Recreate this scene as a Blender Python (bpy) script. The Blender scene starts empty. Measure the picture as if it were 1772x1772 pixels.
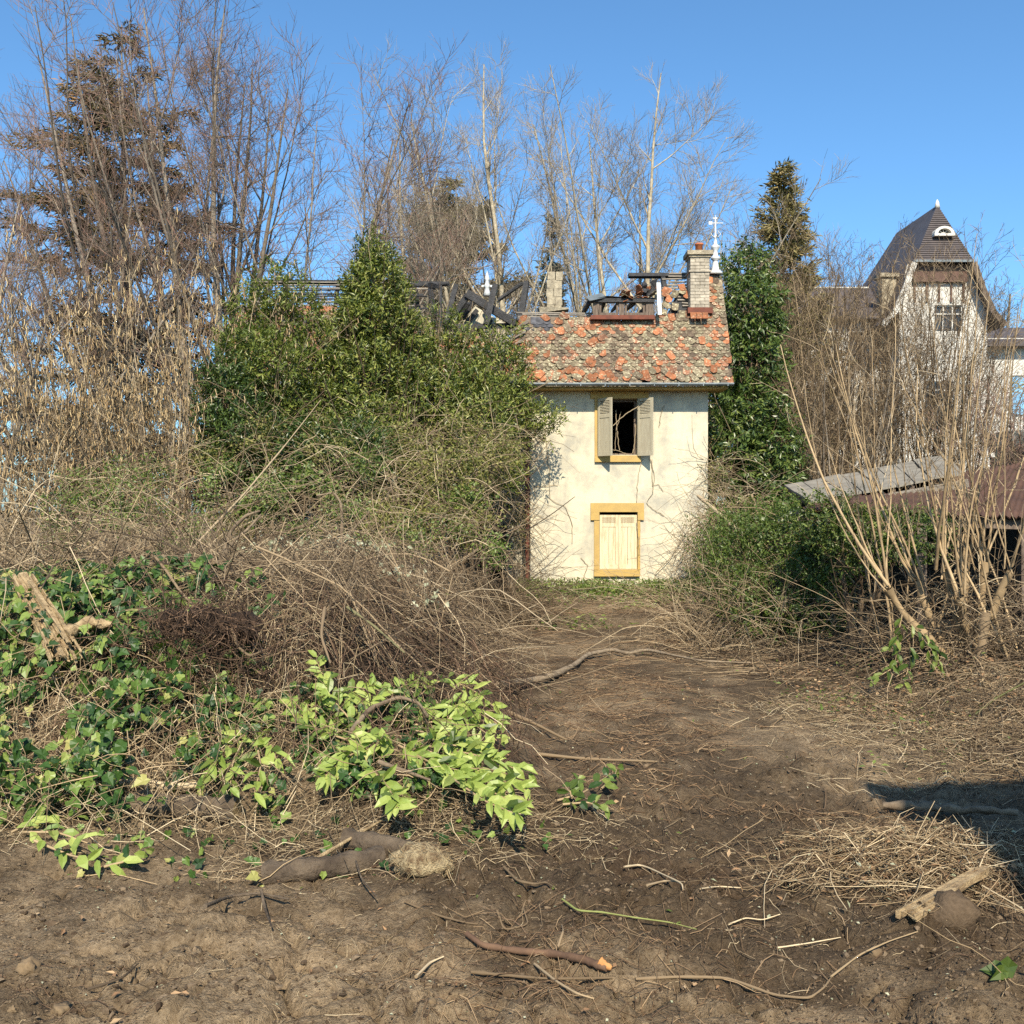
import bpy, math
import numpy as np
from mathutils import Vector

# ------------------------------------------------------------------ camera, world, sun, exposure
SC = bpy.context.scene
COL = SC.collection
EYE = 1.8
cam_d = bpy.data.cameras.new('camera'); cam = bpy.data.objects.new('camera', cam_d); COL.objects.link(cam)
cam.location = (0, 0, EYE); cam.rotation_euler = (math.radians(90), 0, 0)
cam_d.sensor_width = 36; cam_d.sensor_height = 36; cam_d.lens = 36.0
cam_d.clip_start = 0.05; cam_d.clip_end = 8000
SC.camera = cam
SUN_EL, SUN_AZ = math.radians(40), math.radians(180 - 3)      # azimuth clockwise from +Y (behind the camera, a little right)
world = bpy.data.worlds.new('World'); SC.world = world; world.use_nodes = True
wn = world.node_tree.nodes; wl = world.node_tree.links
sky = wn.new('ShaderNodeTexSky'); sky.sky_type = 'NISHITA'; sky.sun_disc = False
sky.sun_elevation = SUN_EL; sky.sun_rotation = SUN_AZ; sky.altitude = 1500; sky.air_density = 1.1; sky.dust_density = 3.5; sky.ozone_density = 6.0
wn['Background'].inputs['Strength'].default_value = 0.105
wb = wn.new('ShaderNodeMix'); wb.data_type = 'RGBA'; wb.blend_type = 'MULTIPLY'; wb.inputs[0].default_value = 1.0; wb.inputs[7].default_value = (0.92, 1.20, 1.22, 1)   # white balance of the whole sky
wl.new(sky.outputs[0], wb.inputs[6]); wl.new(wb.outputs[2], wn['Background'].inputs[0])
sun_d = bpy.data.lights.new('sun', 'SUN'); sun = bpy.data.objects.new('sun', sun_d); COL.objects.link(sun)
sun_d.energy = 4.9; sun_d.angle = math.radians(0.53); sun_d.color = (1.0, 0.885, 0.70)
to_sun = Vector((math.sin(SUN_AZ) * math.cos(SUN_EL), math.cos(SUN_AZ) * math.cos(SUN_EL), math.sin(SUN_EL)))
sun.rotation_euler = (-to_sun).to_track_quat('-Z', 'Y').to_euler()
vs = SC.view_settings
vs.view_transform = 'Standard'; vs.look = 'None'; vs.exposure = 0.75; vs.gamma = 1.0; vs.use_curve_mapping = False
SC.cycles.max_bounces = 6; SC.cycles.diffuse_bounces = 3; SC.cycles.transmission_bounces = 4; SC.cycles.transparent_max_bounces = 6
SC.cycles.use_denoising = False
SC.cycles.caustics_reflective = False; SC.cycles.caustics_refractive = False

# ------------------------------------------------------------------ helpers
PX = 1772.0
def W(px, py, Y):                       # measuring aid: a point of the photograph at distance Y
    return np.array([(px - 886) / PX * Y, Y, EYE - (py - 886) / PX * Y])
def rng_(s): return np.random.default_rng(s)
def nrm(v): return v / np.maximum(np.linalg.norm(v, axis=-1, keepdims=True), 1e-9)
def sstep(a, b, x):
    t = np.clip((x - a) / (b - a), 0, 1); return t * t * (3 - 2 * t)
def hash2(ix, iy, seed):
    n = (ix.astype(np.int64) * 374761393 + iy.astype(np.int64) * 668265263 + seed * 974634541) & 0x7fffffff
    n = ((n ^ (n >> 13)) * 1274126177) & 0x7fffffff
    return ((n ^ (n >> 16)) & 0xffff) / 65535.0
def vnoise(x, y, seed=0):
    ix = np.floor(x); iy = np.floor(y); fx = x - ix; fy = y - iy
    fx = fx * fx * (3 - 2 * fx); fy = fy * fy * (3 - 2 * fy)
    a = hash2(ix, iy, seed); b = hash2(ix + 1, iy, seed); c = hash2(ix, iy + 1, seed); d = hash2(ix + 1, iy + 1, seed)
    return (a * (1 - fx) + b * fx) * (1 - fy) + (c * (1 - fx) + d * fx) * fy
def fbm(x, y, f, octv, seed=0):
    s = 0; a = 1; t = 0
    for k in range(octv):
        s = s + a * vnoise(x * f + 17.3 * k, y * f - 9.1 * k, seed + k); t += a; a *= 0.5; f *= 2.03
    return s / t

def worley(x, y, f, seed):
    x = x * f; y = y * f; ix = np.floor(x); iy = np.floor(y); d1 = np.full(x.shape, 9.0); d2 = d1.copy(); cid = np.zeros(x.shape)
    for i in (-1, 0, 1):
        for j in (-1, 0, 1):
            cx = ix + i; cy = iy + j; dx = cx + hash2(cx, cy, seed) - x; dy = cy + hash2(cx, cy, seed + 1) - y; d = np.sqrt(dx * dx + dy * dy)
            m = d < d1; d2 = np.where(m, d1, np.minimum(d2, d)); cid = np.where(m, hash2(cx, cy, seed + 2), cid); d1 = np.where(m, d, d1)
    return d1, d2, cid
def gz(x, y):                            # height of the ground
    x = np.asarray(x, float); y = np.asarray(y, float)
    e = x + 0.5 * (fbm(x, y, 0.7, 2, 5) - 0.5)
    h = 0.85 * sstep(0.25, -1.4, e) * sstep(5.55, 8.2, y) * (1 - sstep(12.5, 16, y))
    h = h + 0.36 * np.exp(-((x + 3.0) / 1.1) ** 2 - ((y - 7.5) / 0.95) ** 2)
    h = h + 0.3 * sstep(3.3, 4.8, x) * sstep(7.2, 9.5, y) * (1 - sstep(30, 36, y))
    h = h + 0.07 * np.exp(-((x - 2.1) / 0.75) ** 2 - ((y - 5.05) / 0.5) ** 2)
    h = h + 0.20 * np.exp(-((x + 0.58) / 0.38) ** 2 - ((y - 6.05) / 0.32) ** 2)
    h = h + 0.10 * np.exp(-((x - 1.75) / 0.16) ** 2 - ((y - 4.35) / 0.12) ** 2)
    h = h + 0.12 * sstep(19.6, 21.6, y) * (x > -20)
    near = 1 - sstep(14, 40, y)
    h = h + near * (0.10 * (fbm(x, y, 0.8, 2, 11) - 0.5))
    clod = np.abs(fbm(x + 3, y, 3.2, 3, 21) - 0.5) * 2
    h = h + near * (0.055 * (fbm(x, y, 2.6, 4, 31) - 0.5) + 0.035 * (1 - clod) * sstep(0.35, 0.7, fbm(x, y, 1.1, 2, 41)) - 0.01)
    fine = 1 - sstep(7, 11, y)
    wx = x + 0.08 * (fbm(x, y, 5.0, 2, 71) - 0.5); wy = y + 0.08 * (fbm(x, y, 5.0, 2, 72) - 0.5)
    bil = np.abs(vnoise(wx * 7, wy * 8, 51) - 0.5) * 2; bil2 = np.abs(vnoise(wx * 15, wy * 16, 52) - 0.5) * 2
    rough = 0.35 + 0.65 * sstep(0.4, 0.62, fbm(x, y, 1.4, 2, 73))
    h = h + fine * rough * (0.060 * np.sqrt(bil) + 0.030 * np.sqrt(bil2) - 0.04)
    for f, amp, sd in ((6.0, .045, 81), (13.0, .024, 84), (27.0, .012, 87)):
        d1, d2, cid = worley(wx + .02 * np.sin(wy * 31), wy, f, sd)
        h = h + fine * amp * sstep(.45, 1, cid) * sstep(0, .22, d2 - d1) * (1 - .75 * d1 * d1) * (.25 + .75 * rough)
    h = h - 0.05 * fine * sstep(.965, 1.0, 1 - np.abs(fbm(x * 1.0, y * 1.3, 1.7, 2, 90) - .5) * 2) * sstep(5.6, 4.8, y)
    d1, d2, cid = worley(x + .25 * (fbm(x, y, 2.0, 3, 95) - .5), y + .25 * (fbm(x, y, 2.0, 3, 96) - .5), 2.3, 97)
    h = h - .055 * fine * sstep(.085, .0, d2 - d1) * sstep(.45, .6, fbm(x, y, .8, 2, 98)) * sstep(5.6, 5.0, y)
    for cy, a in ((4.05, .05), (4.55, .04)):                     # ruts left by the digger's tracks
        yy = y - cy - .10 * np.sin(x * 1.3 + cy); h = h - a * np.exp(-(yy / .10) ** 2) * sstep(2.2, .4, np.abs(x + .2))
    return h
def gn(x, y, e=0.12):
    dx = (gz(x + e, y) - gz(x - e, y)) / (2 * e); dy = (gz(x, y + e) - gz(x, y - e)) / (2 * e)
    return nrm(np.stack([-dx, -dy, np.ones_like(dx)], -1))
def hit(px, py, h=0.0):                  # where the ray of a pixel meets the ground raised by h
    Y = np.linspace(2.5, 40, 3000)
    X = (px - 886) / PX * Y; Z = EYE - (py - 886) / PX * Y
    k = np.nonzero(Z < gz(X, Y) + h)[0]
    k = k[0] if len(k) else -1
    return np.array([X[k], Y[k], Z[k]])

class MB:                                # collects geometry for ONE mesh object
    def __init__(s): s.v = []; s.f = []; s.t = []; s.n = 0
    def add(s, V, F, tint=0.5, mi=0, smooth=False):
        V = np.asarray(V, float).reshape(-1, 3)
        s.v.append(V); s.t.append(np.broadcast_to(np.asarray(tint, float), (len(V),)).copy())
        groups = {}
        if isinstance(F, np.ndarray): groups[F.shape[1]] = F
        else:
            for f in F: groups.setdefault(len(f), []).append(f)
        for k, fs in groups.items(): s.f.append((np.asarray(fs, np.int64) + s.n, mi, smooth))
        s.n += len(V); return s
    def build(s, name, mats, parent=None, origin=(0, 0, 0)):
        o = bpy.data.objects.new(name, s.mesh(name, mats, parent.get('_o', origin) if parent else origin))
        COL.objects.link(o)
        if parent: o.parent = parent
        else: o.location = origin
        return o
    def mesh(s, name, mats, origin=(0, 0, 0)):
        me = bpy.data.meshes.new(name)
        V = np.concatenate(s.v) - np.asarray(origin, float)
        me.vertices.add(len(V)); me.vertices.foreach_set('co', V.astype(np.float32).ravel())
        idx = np.concatenate([f.ravel() for f, _, _ in s.f]); cnt = np.concatenate([np.full(len(f), f.shape[1]) for f, _, _ in s.f])
        me.loops.add(len(idx)); me.loops.foreach_set('vertex_index', idx.astype(np.int32))
        me.polygons.add(len(cnt)); me.polygons.foreach_set('loop_start', np.concatenate([[0], np.cumsum(cnt)[:-1]]).astype(np.int32))
        me.polygons.foreach_set('material_index', np.concatenate([np.full(len(f), m) for f, m, _ in s.f]).astype(np.int32))
        me.polygons.foreach_set('use_smooth', np.concatenate([np.full(len(f), q) for f, _, q in s.f]).astype(bool))
        at = me.attributes.new('tint', 'FLOAT', 'POINT'); at.data.foreach_set('value', np.concatenate(s.t).astype(np.float32))
        me.update(calc_edges=True)
        for m in (mats if isinstance(mats, (list, tuple)) else [mats]): me.materials.append(m)
        return me

def thing(name, label, cat, loc=(0, 0, 0), group=None):
    o = bpy.data.objects.new(name, None); COL.objects.link(o); o.location = loc; o.empty_display_size = 0.2
    o['_o'] = [float(c) for c in loc]
    return tag(o, label, cat, group)
def tag(o, label=None, cat=None, group=None, kind=None):
    if label: o['label'] = label
    if cat: o['category'] = cat
    if group: o['group'] = group
    if kind: o['kind'] = kind
    return o

BOXF = [[0, 3, 2, 1], [4, 5, 6, 7], [0, 1, 5, 4], [1, 2, 6, 5], [2, 3, 7, 6], [3, 0, 4, 7]]
def box(mb, a, b, tint=0.5, mi=0):
    x0, y0, z0 = a; x1, y1, z1 = b
    mb.add([[x0, y0, z0], [x1, y0, z0], [x1, y1, z0], [x0, y1, z0], [x0, y0, z1], [x1, y0, z1], [x1, y1, z1], [x0, y1, z1]], BOXF, tint, mi)
def beam(mb, a, b, w, h, tint=0.5, mi=0, up=(0, 0, 1), rough=0, rg=None, w2=None):
    a = np.asarray(a, float); b = np.asarray(b, float); d = nrm(b - a); u = np.asarray(up, float)
    s = np.cross(d, u)
    if np.linalg.norm(s) < 1e-3: s = np.cross(d, [0, 1, 0])
    s = nrm(s); u = np.cross(s, d); k = (w2 / w) if w2 else 1
    V = np.array([a - s * w / 2 - u * h / 2, a + s * w / 2 - u * h / 2, a + s * w / 2 + u * h / 2, a - s * w / 2 + u * h / 2,
                  b - (s * w / 2 + u * h / 2) * k, b + (s * w / 2 - u * h / 2) * k, b + (s * w / 2 + u * h / 2) * k, b + (-s * w / 2 + u * h / 2) * k])
    if rough: V = V + rg.normal(0, rough, V.shape)
    mb.add(V, [[0, 1, 2, 3], [4, 7, 6, 5], [0, 4, 5, 1], [1, 5, 6, 2], [2, 6, 7, 3], [3, 7, 4, 0]], tint, mi)
def lathe(mb, c, prof, seg=12, tint=0.5, mi=0):
    a = np.linspace(0, 2 * math.pi, seg, endpoint=False)
    V = np.array([[c[0] + r * math.cos(t), c[1] + r * math.sin(t), c[2] + z] for r, z in prof for t in a])
    F = [[i * seg + j, i * seg + (j + 1) % seg, (i + 1) * seg + (j + 1) % seg, (i + 1) * seg + j] for i in range(len(prof) - 1) for j in range(seg)]
    F.append([(len(prof) - 1) * seg + j for j in range(seg)]); F.append([j for j in range(seg)][::-1])
    mb.add(V, F, tint, mi, True)
def wall_holes(mb, x0, x1, z0, z1, holes, y0, y1, tint=0.5, mi=0):
    xs = sorted({x0, x1, *[h[0] for h in holes], *[h[1] for h in holes]}); zs = sorted({z0, z1, *[h[2] for h in holes], *[h[3] for h in holes]})
    def inh(x, z): return any(h[0] < x < h[1] and h[2] < z < h[3] for h in holes)
    def q(a, b, c, d): mb.add([a, b, c, d], [[0, 1, 2, 3]], tint, mi)
    for i in range(len(xs) - 1):
        for j in range(len(zs) - 1):
            a, b, c, d = xs[i], xs[i + 1], zs[j], zs[j + 1]
            if inh((a + b) / 2, (c + d) / 2): continue
            q((a, y0, c), (b, y0, c), (b, y0, d), (a, y0, d)); q((b, y1, c), (a, y1, c), (a, y1, d), (b, y1, d))
    for a, b, c, d in holes:
        q((a, y0, c), (a, y0, d), (a, y1, d), (a, y1, c)); q((b, y0, d), (b, y0, c), (b, y1, c), (b, y1, d))
        q((a, y0, d), (b, y0, d), (b, y1, d), (a, y1, d)); q((b, y0, c), (a, y0, c), (a, y1, c), (b, y1, c))
    q((x0, y1, z0), (x0, y0, z0), (x0, y0, z1), (x0, y1, z1)); q((x1, y0, z0), (x1, y1, z0), (x1, y1, z1), (x1, y0, z1))
    q((x0, y0, z1), (x1, y0, z1), (x1, y1, z1), (x0, y1, z1))

# ---- branching
def grow(P0, D0, L, R0, K, rg, up=0.0, wob=0.1, tip=0.25):
    N = len(P0); P = np.zeros((N, K, 3)); P[:, 0] = P0; d = nrm(np.asarray(D0, float)); st = (np.asarray(L) / (K - 1))[:, None]
    for k in range(1, K):
        d = nrm(d + rg.normal(0, wob, (N, 3)) + np.array([0, 0, 1.0]) * up)
        P[:, k] = P[:, k - 1] + d * st
    R = np.asarray(R0)[:, None] * np.linspace(1, tip, K)[None]
    return P, R
def sprout(P, R, per, t0, t1, lf, ang, rg, K=4, up=0.05, wob=0.12, rf=0.6, tip=0.3, spread=0.3, lmin=0.0, prof=None, rmin=0.0, labs=None):
    N, Kp, _ = P.shape
    plen = np.linalg.norm(np.diff(P, axis=1), axis=2).sum(1)
    t = (np.arange(per)[None] + rg.random((N, per))) / per * (t1 - t0) + t0
    ti = t * (Kp - 1); i = np.minimum(ti.astype(int), Kp - 2); f = (ti - i)[..., None]
    n = np.arange(N)[:, None]
    p = P[n, i] * (1 - f) + P[n, i + 1] * f; d = nrm(P[n, i + 1] - P[n, i]); r = R[n, i] * (1 - f[..., 0]) + R[n, i + 1] * f[..., 0]
    p = p.reshape(-1, 3); d = d.reshape(-1, 3); r = r.reshape(-1); tt = t.reshape(-1); pl = np.repeat(plen, per)
    v = nrm(np.cross(d, rg.normal(0, 1, d.shape)))
    a = np.radians(ang) * (1 + rg.normal(0, spread, len(d)))
    dd = d * np.cos(a)[:, None] + v * np.sin(a)[:, None]
    L = np.maximum((labs if labs else pl * lf) * (prof(tt) if prof else (1.15 - 0.6 * tt)) * rg.uniform(0.65, 1.2, len(d)), lmin)
    return grow(p, dd, L, np.maximum(r * rf, rmin), K, rg, up, wob, tip)
def tubes(mb, P, R, sides=3, tint=None, rg=None, mi=0, cap=False):
    N, K, _ = P.shape
    T = nrm(np.gradient(P, axis=1)); ref = np.where(np.abs(T[..., 2:3]) > 0.9, [1.0, 0, 0], [0, 0, 1.0])
    A = nrm(np.cross(T, ref)); B = np.cross(T, A)
    a = np.arange(sides) * 2 * math.pi / sides
    V = P[:, :, None] + R[:, :, None, None] * (A[:, :, None] * np.cos(a)[:, None] + B[:, :, None] * np.sin(a)[:, None])
    base = (np.arange(N) * K * sides)[:, None, None]; k = (np.arange(K - 1) * sides)[None, :, None]; j = np.arange(sides)[None, None]; j2 = (j + 1) % sides
    F = np.stack([base + k + j, base + k + j2, base + k + sides + j2, base + k + sides + j], -1).reshape(-1, 4)
    if tint is None: tint = (rg or rng_(1)).random(N)
    tv = np.repeat(np.broadcast_to(tint, (N,)), K * sides)
    mb.add(V.reshape(-1, 3), F, tv, mi, True)
    if cap:
        for n in range(N):
            o = n * K * sides
            for kk in (0, K - 1):
                mb.add(V[n, kk], [list(range(sides))[::-1] if kk == 0 else list(range(sides))], tv[o], cap if cap is not True else mi)

# ---- leaves
RHOMB = (np.array([[0, 0, 0], [.45, .5, .08], [1, 0, -.05], [.45, -.5, .08]]), np.array([[0, 2, 1], [0, 3, 2]]))
LAUREL = (np.array([[0, 0, 0], [.34, 0, -.03], [.7, 0, -.03], [1, 0, -.12], [.3, .42, .05], [.68, .42, .03], [.3, -.42, .05], [.68, -.42, .03]]),
          np.array([[0, 1, 4], [1, 2, 5], [1, 5, 4], [2, 3, 5], [0, 6, 1], [1, 6, 7], [1, 7, 2], [2, 7, 3]]))
IVY = (np.array([[.28, 0, -.05], [0, 0, 0], [-.13, .28, .02], [.10, .44, .05], [.33, .52, 0], [.50, .32, .03], [1, 0, -.1], [.50, -.32, .03], [.33, -.52, 0], [.10, -.44, .05], [-.13, -.28, .02]]),
       np.array([[0, i, i + 1] for i in range(1, 10)] + [[0, 10, 1]])[:, ::-1])
def leaves(mb, tm, pos, ax, nm, L, Wd, tint, mi=0):
    TV, TF = tm; N = len(pos); n = len(TV)
    ax = nrm(ax); sd = nrm(np.cross(nm, ax)); nm = np.cross(ax, sd)
    L = np.broadcast_to(L, (N,))[:, None, None]; Wd = np.broadcast_to(Wd, (N,))[:, None, None]
    V = pos[:, None] + ax[:, None] * TV[None, :, 0:1] * L + sd[:, None] * TV[None, :, 1:2] * Wd + nm[:, None] * TV[None, :, 2:3] * L
    F = (TF[None] + (np.arange(N) * n)[:, None, None]).reshape(-1, 3)
    mb.add(V.reshape(-1, 3), F, np.repeat(np.broadcast_to(tint, (N,)), n), mi)
def sphere(rg, n): return nrm(rg.normal(0, 1, (n, 3)))

# ------------------------------------------------------------------ materials
def mat(name):
    m = bpy.data.materials.new(name); m.use_nodes = True
    n = m.node_tree.nodes; l = m.node_tree.links
    return m, n, l, n['Principled BSDF']
def ramp(n, l, src, stops):
    r = n.new('ShaderNodeValToRGB'); e = r.color_ramp.elements
    while len(e) < len(stops): e.new(0.5)
    for i, (p, c) in enumerate(stops): e[i].position = p; e[i].color = (*c, 1)
    l.new(src, r.inputs[0]); return r.outputs[0]
def noise(n, l, scale, detail=5, rough=0.6, coord='Object', stretch=None):
    tc = n.new('ShaderNodeTexCoord'); t = n.new('ShaderNodeTexNoise'); t.inputs['Scale'].default_value = scale; t.inputs['Detail'].default_value = detail; t.inputs['Roughness'].default_value = rough
    src = tc.outputs[coord]
    if stretch:
        mp = n.new('ShaderNodeMapping'); mp.inputs['Scale'].default_value = stretch; l.new(src, mp.inputs[0]); src = mp.outputs[0]
    l.new(src, t.inputs['Vector']); return t.outputs['Fac']
def mixc(n, l, f, a, b, mode='MIX'):
    m = n.new('ShaderNodeMix'); m.data_type = 'RGBA'; m.blend_type = mode
    for sock, v in ((m.inputs[0], f), (m.inputs[6], a), (m.inputs[7], b)):
        if isinstance(v, bpy.types.NodeSocket): l.new(v, sock)
        elif isinstance(v, (int, float)): sock.default_value = v
        else: sock.default_value = (*v, 1)
    return m.outputs[2]
def mul(n, l, a, b, op='MULTIPLY'):
    m = n.new('ShaderNodeMath'); m.operation = op
    for i, v in enumerate((a, b)):
        if isinstance(v, bpy.types.NodeSocket): l.new(v, m.inputs[i])
        else: m.inputs[i].default_value = v
    return m.outputs[0]
def bump(n, l, b, h, strength=0.4, dist=0.02):
    bp = n.new('ShaderNodeBump'); bp.inputs['Strength'].default_value = strength; bp.inputs['Distance'].default_value = dist
    l.new(h, bp.inputs['Height']); l.new(bp.outputs[0], b.inputs['Normal'])
def attr(n, name='tint'):
    a = n.new('ShaderNodeAttribute'); a.attribute_name = name; return a.outputs['Fac']
def tint_mat(name, stops, rough=0.8, spec=0.3, nscale=None, namp=0.5):
    m, n, l, b = mat(name)
    c = ramp(n, l, attr(n), stops)
    if nscale:
        f = noise(n, l, nscale, 6)
        c = mixc(n, l, namp, c, ramp(n, l, f, [(0.3, (0.25, 0.25, 0.25)), (0.7, (1.6, 1.6, 1.6))]), 'MULTIPLY'); bump(n, l, b, f, 0.5, 0.01)
    l.new(c, b.inputs['Base Color']); b.inputs['Roughness'].default_value = rough; b.inputs['Specular IOR Level'].default_value = spec
    return m
def leaf_mat(name, stops, rough=0.4, trans=0.25, spec=0.5, tcol=(1.3, 1.5, 0.5)):
    m, n, l, b = mat(name)
    oi = n.new('ShaderNodeObjectInfo')
    a = mul(n, l, attr(n), mul(n, l, oi.outputs['Random'], 0.999), 'ADD'); 
    fr = n.new('ShaderNodeMath'); fr.operation = 'FRACT'; l.new(a, fr.inputs[0])
    c = ramp(n, l, fr.outputs[0], stops)
    f = noise(n, l, 22, 3); c = mixc(n, l, 0.35, c, ramp(n, l, f, [(0.3, (0.6, 0.6, 0.6)), (0.7, (1.35, 1.35, 1.2))]), 'MULTIPLY')
    l.new(c, b.inputs['Base Color']); b.inputs['Roughness'].default_value = rough; b.inputs['Specular IOR Level'].default_value = spec
    tr = n.new('ShaderNodeBsdfTranslucent'); l.new(mixc(n, l, 1.0, c, tcol, 'MULTIPLY'), tr.inputs[0])
    mx = n.new('ShaderNodeMixShader'); mx.inputs[0].default_value = trans
    l.new(b.outputs[0], mx.inputs[1]); l.new(tr.outputs[0], mx.inputs[2]); l.new(mx.outputs[0], n['Material Output'].inputs[0])
    return m
def surf_mat(name, base, dark, scale=6, rough=0.85, amt=(0.35, 0.7), bstr=0.3, bd=0.01, stretch=None, spec=0.3, metal=0.0, vary=0.0):
    m, n, l, b = mat(name)
    f = noise(n, l, scale, 8, 0.65, stretch=stretch); c = ramp(n, l, f, [(amt[0], dark), (amt[1], base)])
    if vary:
        oi = n.new('ShaderNodeObjectInfo'); q = mul(n, l, oi.outputs['Random'], attr(n), 'ADD')
        fr = n.new('ShaderNodeMath'); fr.operation = 'FRACT'; l.new(q, fr.inputs[0])
        c = mixc(n, l, 1.0, c, ramp(n, l, fr.outputs[0], [(0, (1 - vary,) * 3), (1, (1 + vary,) * 3)]), 'MULTIPLY')
    l.new(c, b.inputs['Base Color']); b.inputs['Roughness'].default_value = rough; b.inputs['Specular IOR Level'].default_value = spec; b.inputs['Metallic'].default_value = metal
    bump(n, l, b, noise(n, l, scale * 5, 6, stretch=stretch), bstr, bd)
    return m
# ------------------------------------------------------------------ ground
def ground():
    def axis(segs):
        a = [np.linspace(s, e, int(round((e - s) / d)), endpoint=False) for s, e, d in segs]
        return np.concatenate(a + [[segs[-1][1]]])
    xs = axis([(-5000, -400, 1600), (-400, -60, 80), (-60, -14, 4), (-14, -4.2, .25), (-4.2, -2.3, .05), (-2.3, 2.4, .022), (2.4, 4.2, .04), (4.2, 14, .25), (14, 60, 4), (60, 400, 80), (400, 5000, 1600)])
    ys = axis([(-400, -20, 60), (-20, 2.4, 1.2), (2.4, 3.4, .04), (3.4, 5.7, .019), (5.7, 7, .045), (7, 12, .1), (12, 26, .22), (26, 60, 2), (60, 400, 40), (400, 6000, 1400)])
    X, Y = np.meshgrid(xs, ys); Z = gz(X, Y)
    nx, ny = len(xs), len(ys)
    i, j = np.meshgrid(np.arange(nx - 1), np.arange(ny - 1)); k = (j * nx + i).ravel()
    F = np.stack([k, k + 1, k + nx + 1, k + nx], -1)
    # dry, pale subsoil near the front, dark soil in the middle, straw-brown litter at the right
    g = lambda cx, cy, sx, sy: np.exp(-((X - cx) / sx) ** 2 - ((Y - cy) / sy) ** 2)
    dry = sstep(0.40, 0.66, 0.40 * fbm(X, Y, 0.9, 3, 61) + 0.35 * fbm(X, Y, 3.5, 4, 62) + 0.32 * g(-.62, 3.9, .5, .36) + .11 * g(-1.6, 4.2, 1.0, .6) + .10 * g(.9, 3.6, .5, .3) + .06 * g(2.2, 4.1, .7, .5) - .12 * g(-.02, 4.1, .28, .35) - .12 * g(.5, 5.3, 1.0, .8) + .13)
    brush_shade = sstep(.2, -.5, X + .3 + .4 * (fbm(X, Y, .9, 2, 66) - .5)) * sstep(6.6, 7.6, Y) + sstep(3.5, 4.3, X + .4 * (fbm(X, Y, .9, 2, 67) - .5)) * sstep(9.2, 10.2, Y) + sstep(2.4, 3.2, X) * sstep(11.5, 13, Y)
    brush_shade = np.clip(brush_shade, 0, 1) * (Y < 40); dry = dry * (1 - brush_shade) - brush_shade            # below zero: dark shade of the brush gaps painted into the soil colour
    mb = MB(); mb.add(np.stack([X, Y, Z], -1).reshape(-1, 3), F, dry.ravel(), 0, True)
    m, n, l, b = mat('soil')
    d = attr(n)
    f1 = noise(n, l, 5, 8, 0.7); f2 = noise(n, l, 38, 6, 0.7); f3 = noise(n, l, 150, 3, 0.6); f4 = noise(n, l, 1.1, 4, 0.55)
    dark = mixc(n, l, ramp(n, l, f1, [(0.35, (0, 0, 0)), (0.65, (1, 1, 1))]), (0.078, 0.056, 0.036), (0.155, 0.112, 0.070))
    dark = mixc(n, l, ramp(n, l, f4, [(0.52, (0, 0, 0)), (0.70, (0.55, 0.55, 0.55))]), dark, (0.080, 0.045, 0.026))
    pale = mixc(n, l, ramp(n, l, f1, [(0.3, (0, 0, 0)), (0.7, (1, 1, 1))]), (0.21, 0.155, 0.096), (0.42, 0.315, 0.20))
    c = mixc(n, l, mul(n, l, d, 0.0, 'MAXIMUM'), dark, pale)
    c = mixc(n, l, mul(n, l, mul(n, l, d, -0.9), 0.0, 'MAXIMUM'), c, (0.022, 0.016, 0.011))  # negative values mix the near-black brush shade into the soil colour
    c = mixc(n, l, ramp(n, l, f2, [(0.3, (1, 1, 1)), (0.6, (0, 0, 0))]), c, mixc(n, l, 1.0, c, (0.42, 0.39, 0.36), 'MULTIPLY'))
    c = mixc(n, l, ramp(n, l, f3, [(0.70, (0, 0, 0)), (0.78, (0.8, 0.8, 0.8))]), c, (0.30, 0.25, 0.18))
    l.new(c, b.inputs['Base Color']); b.inputs['Roughness'].default_value = 0.95; b.inputs['Specular IOR Level'].default_value = 0.15
    h = mul(n, l, mul(n, l, f2, 0.7), mul(n, l, f3, 0.3), 'ADD'); bump(n, l, b, h, 1.0, 0.045)
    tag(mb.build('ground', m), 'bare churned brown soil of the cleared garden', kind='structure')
ground()

# ------------------------------------------------------------------ ruined house
def plaster(name, base, stain, green=None):
    m, n, l, b = mat(name)
    f = noise(n, l, 1.3, 9, 0.7); g = noise(n, l, 7, 7, 0.7); s = noise(n, l, 2.2, 6, 0.6, stretch=(2.2, 2.2, 0.35))
    c = mixc(n, l, ramp(n, l, f, [(0.44, (0, 0, 0)), (0.62, (0.85,) * 3)]), base, stain)
    c = mixc(n, l, ramp(n, l, s, [(0.50, (0, 0, 0)), (0.70, (0.45,) * 3)]), c, stain)
    c = mixc(n, l, ramp(n, l, g, [(0.28, (0.45,) * 3), (0.5, (0, 0, 0))]), c, [v * 0.86 for v in base])
    if green:
        tc = n.new('ShaderNodeTexCoord'); sp = n.new('ShaderNodeSeparateXYZ'); l.new(tc.outputs['Object'], sp.inputs[0])
        z = mul(n, l, sp.outputs[2], mul(n, l, f, 1.6), 'ADD')
        c = mixc(n, l, ramp(n, l, z, [(0.85, (0.8,) * 3), (1.6, (0.28,) * 3), (2.6, (0, 0, 0))]), c, green)
    l.new(c, b.inputs['Base Color']); b.inputs['Roughness'].default_value = 0.9; b.inputs['Specular IOR Level'].default_value = 0.2
    bump(n, l, b, mul(n, l, g, noise(n, l, 60, 4), 'ADD'), 0.25, 0.01)
    return m
M = {}
M['cream'] = plaster('cream_render', (0.57, 0.515, 0.38), (0.31, 0.295, 0.25), (0.36, 0.35, 0.16))
M['yellow'] = surf_mat('ochre_paint', (0.47, 0.315, 0.10), (0.36, 0.245, 0.09), 5, 0.75)
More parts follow.
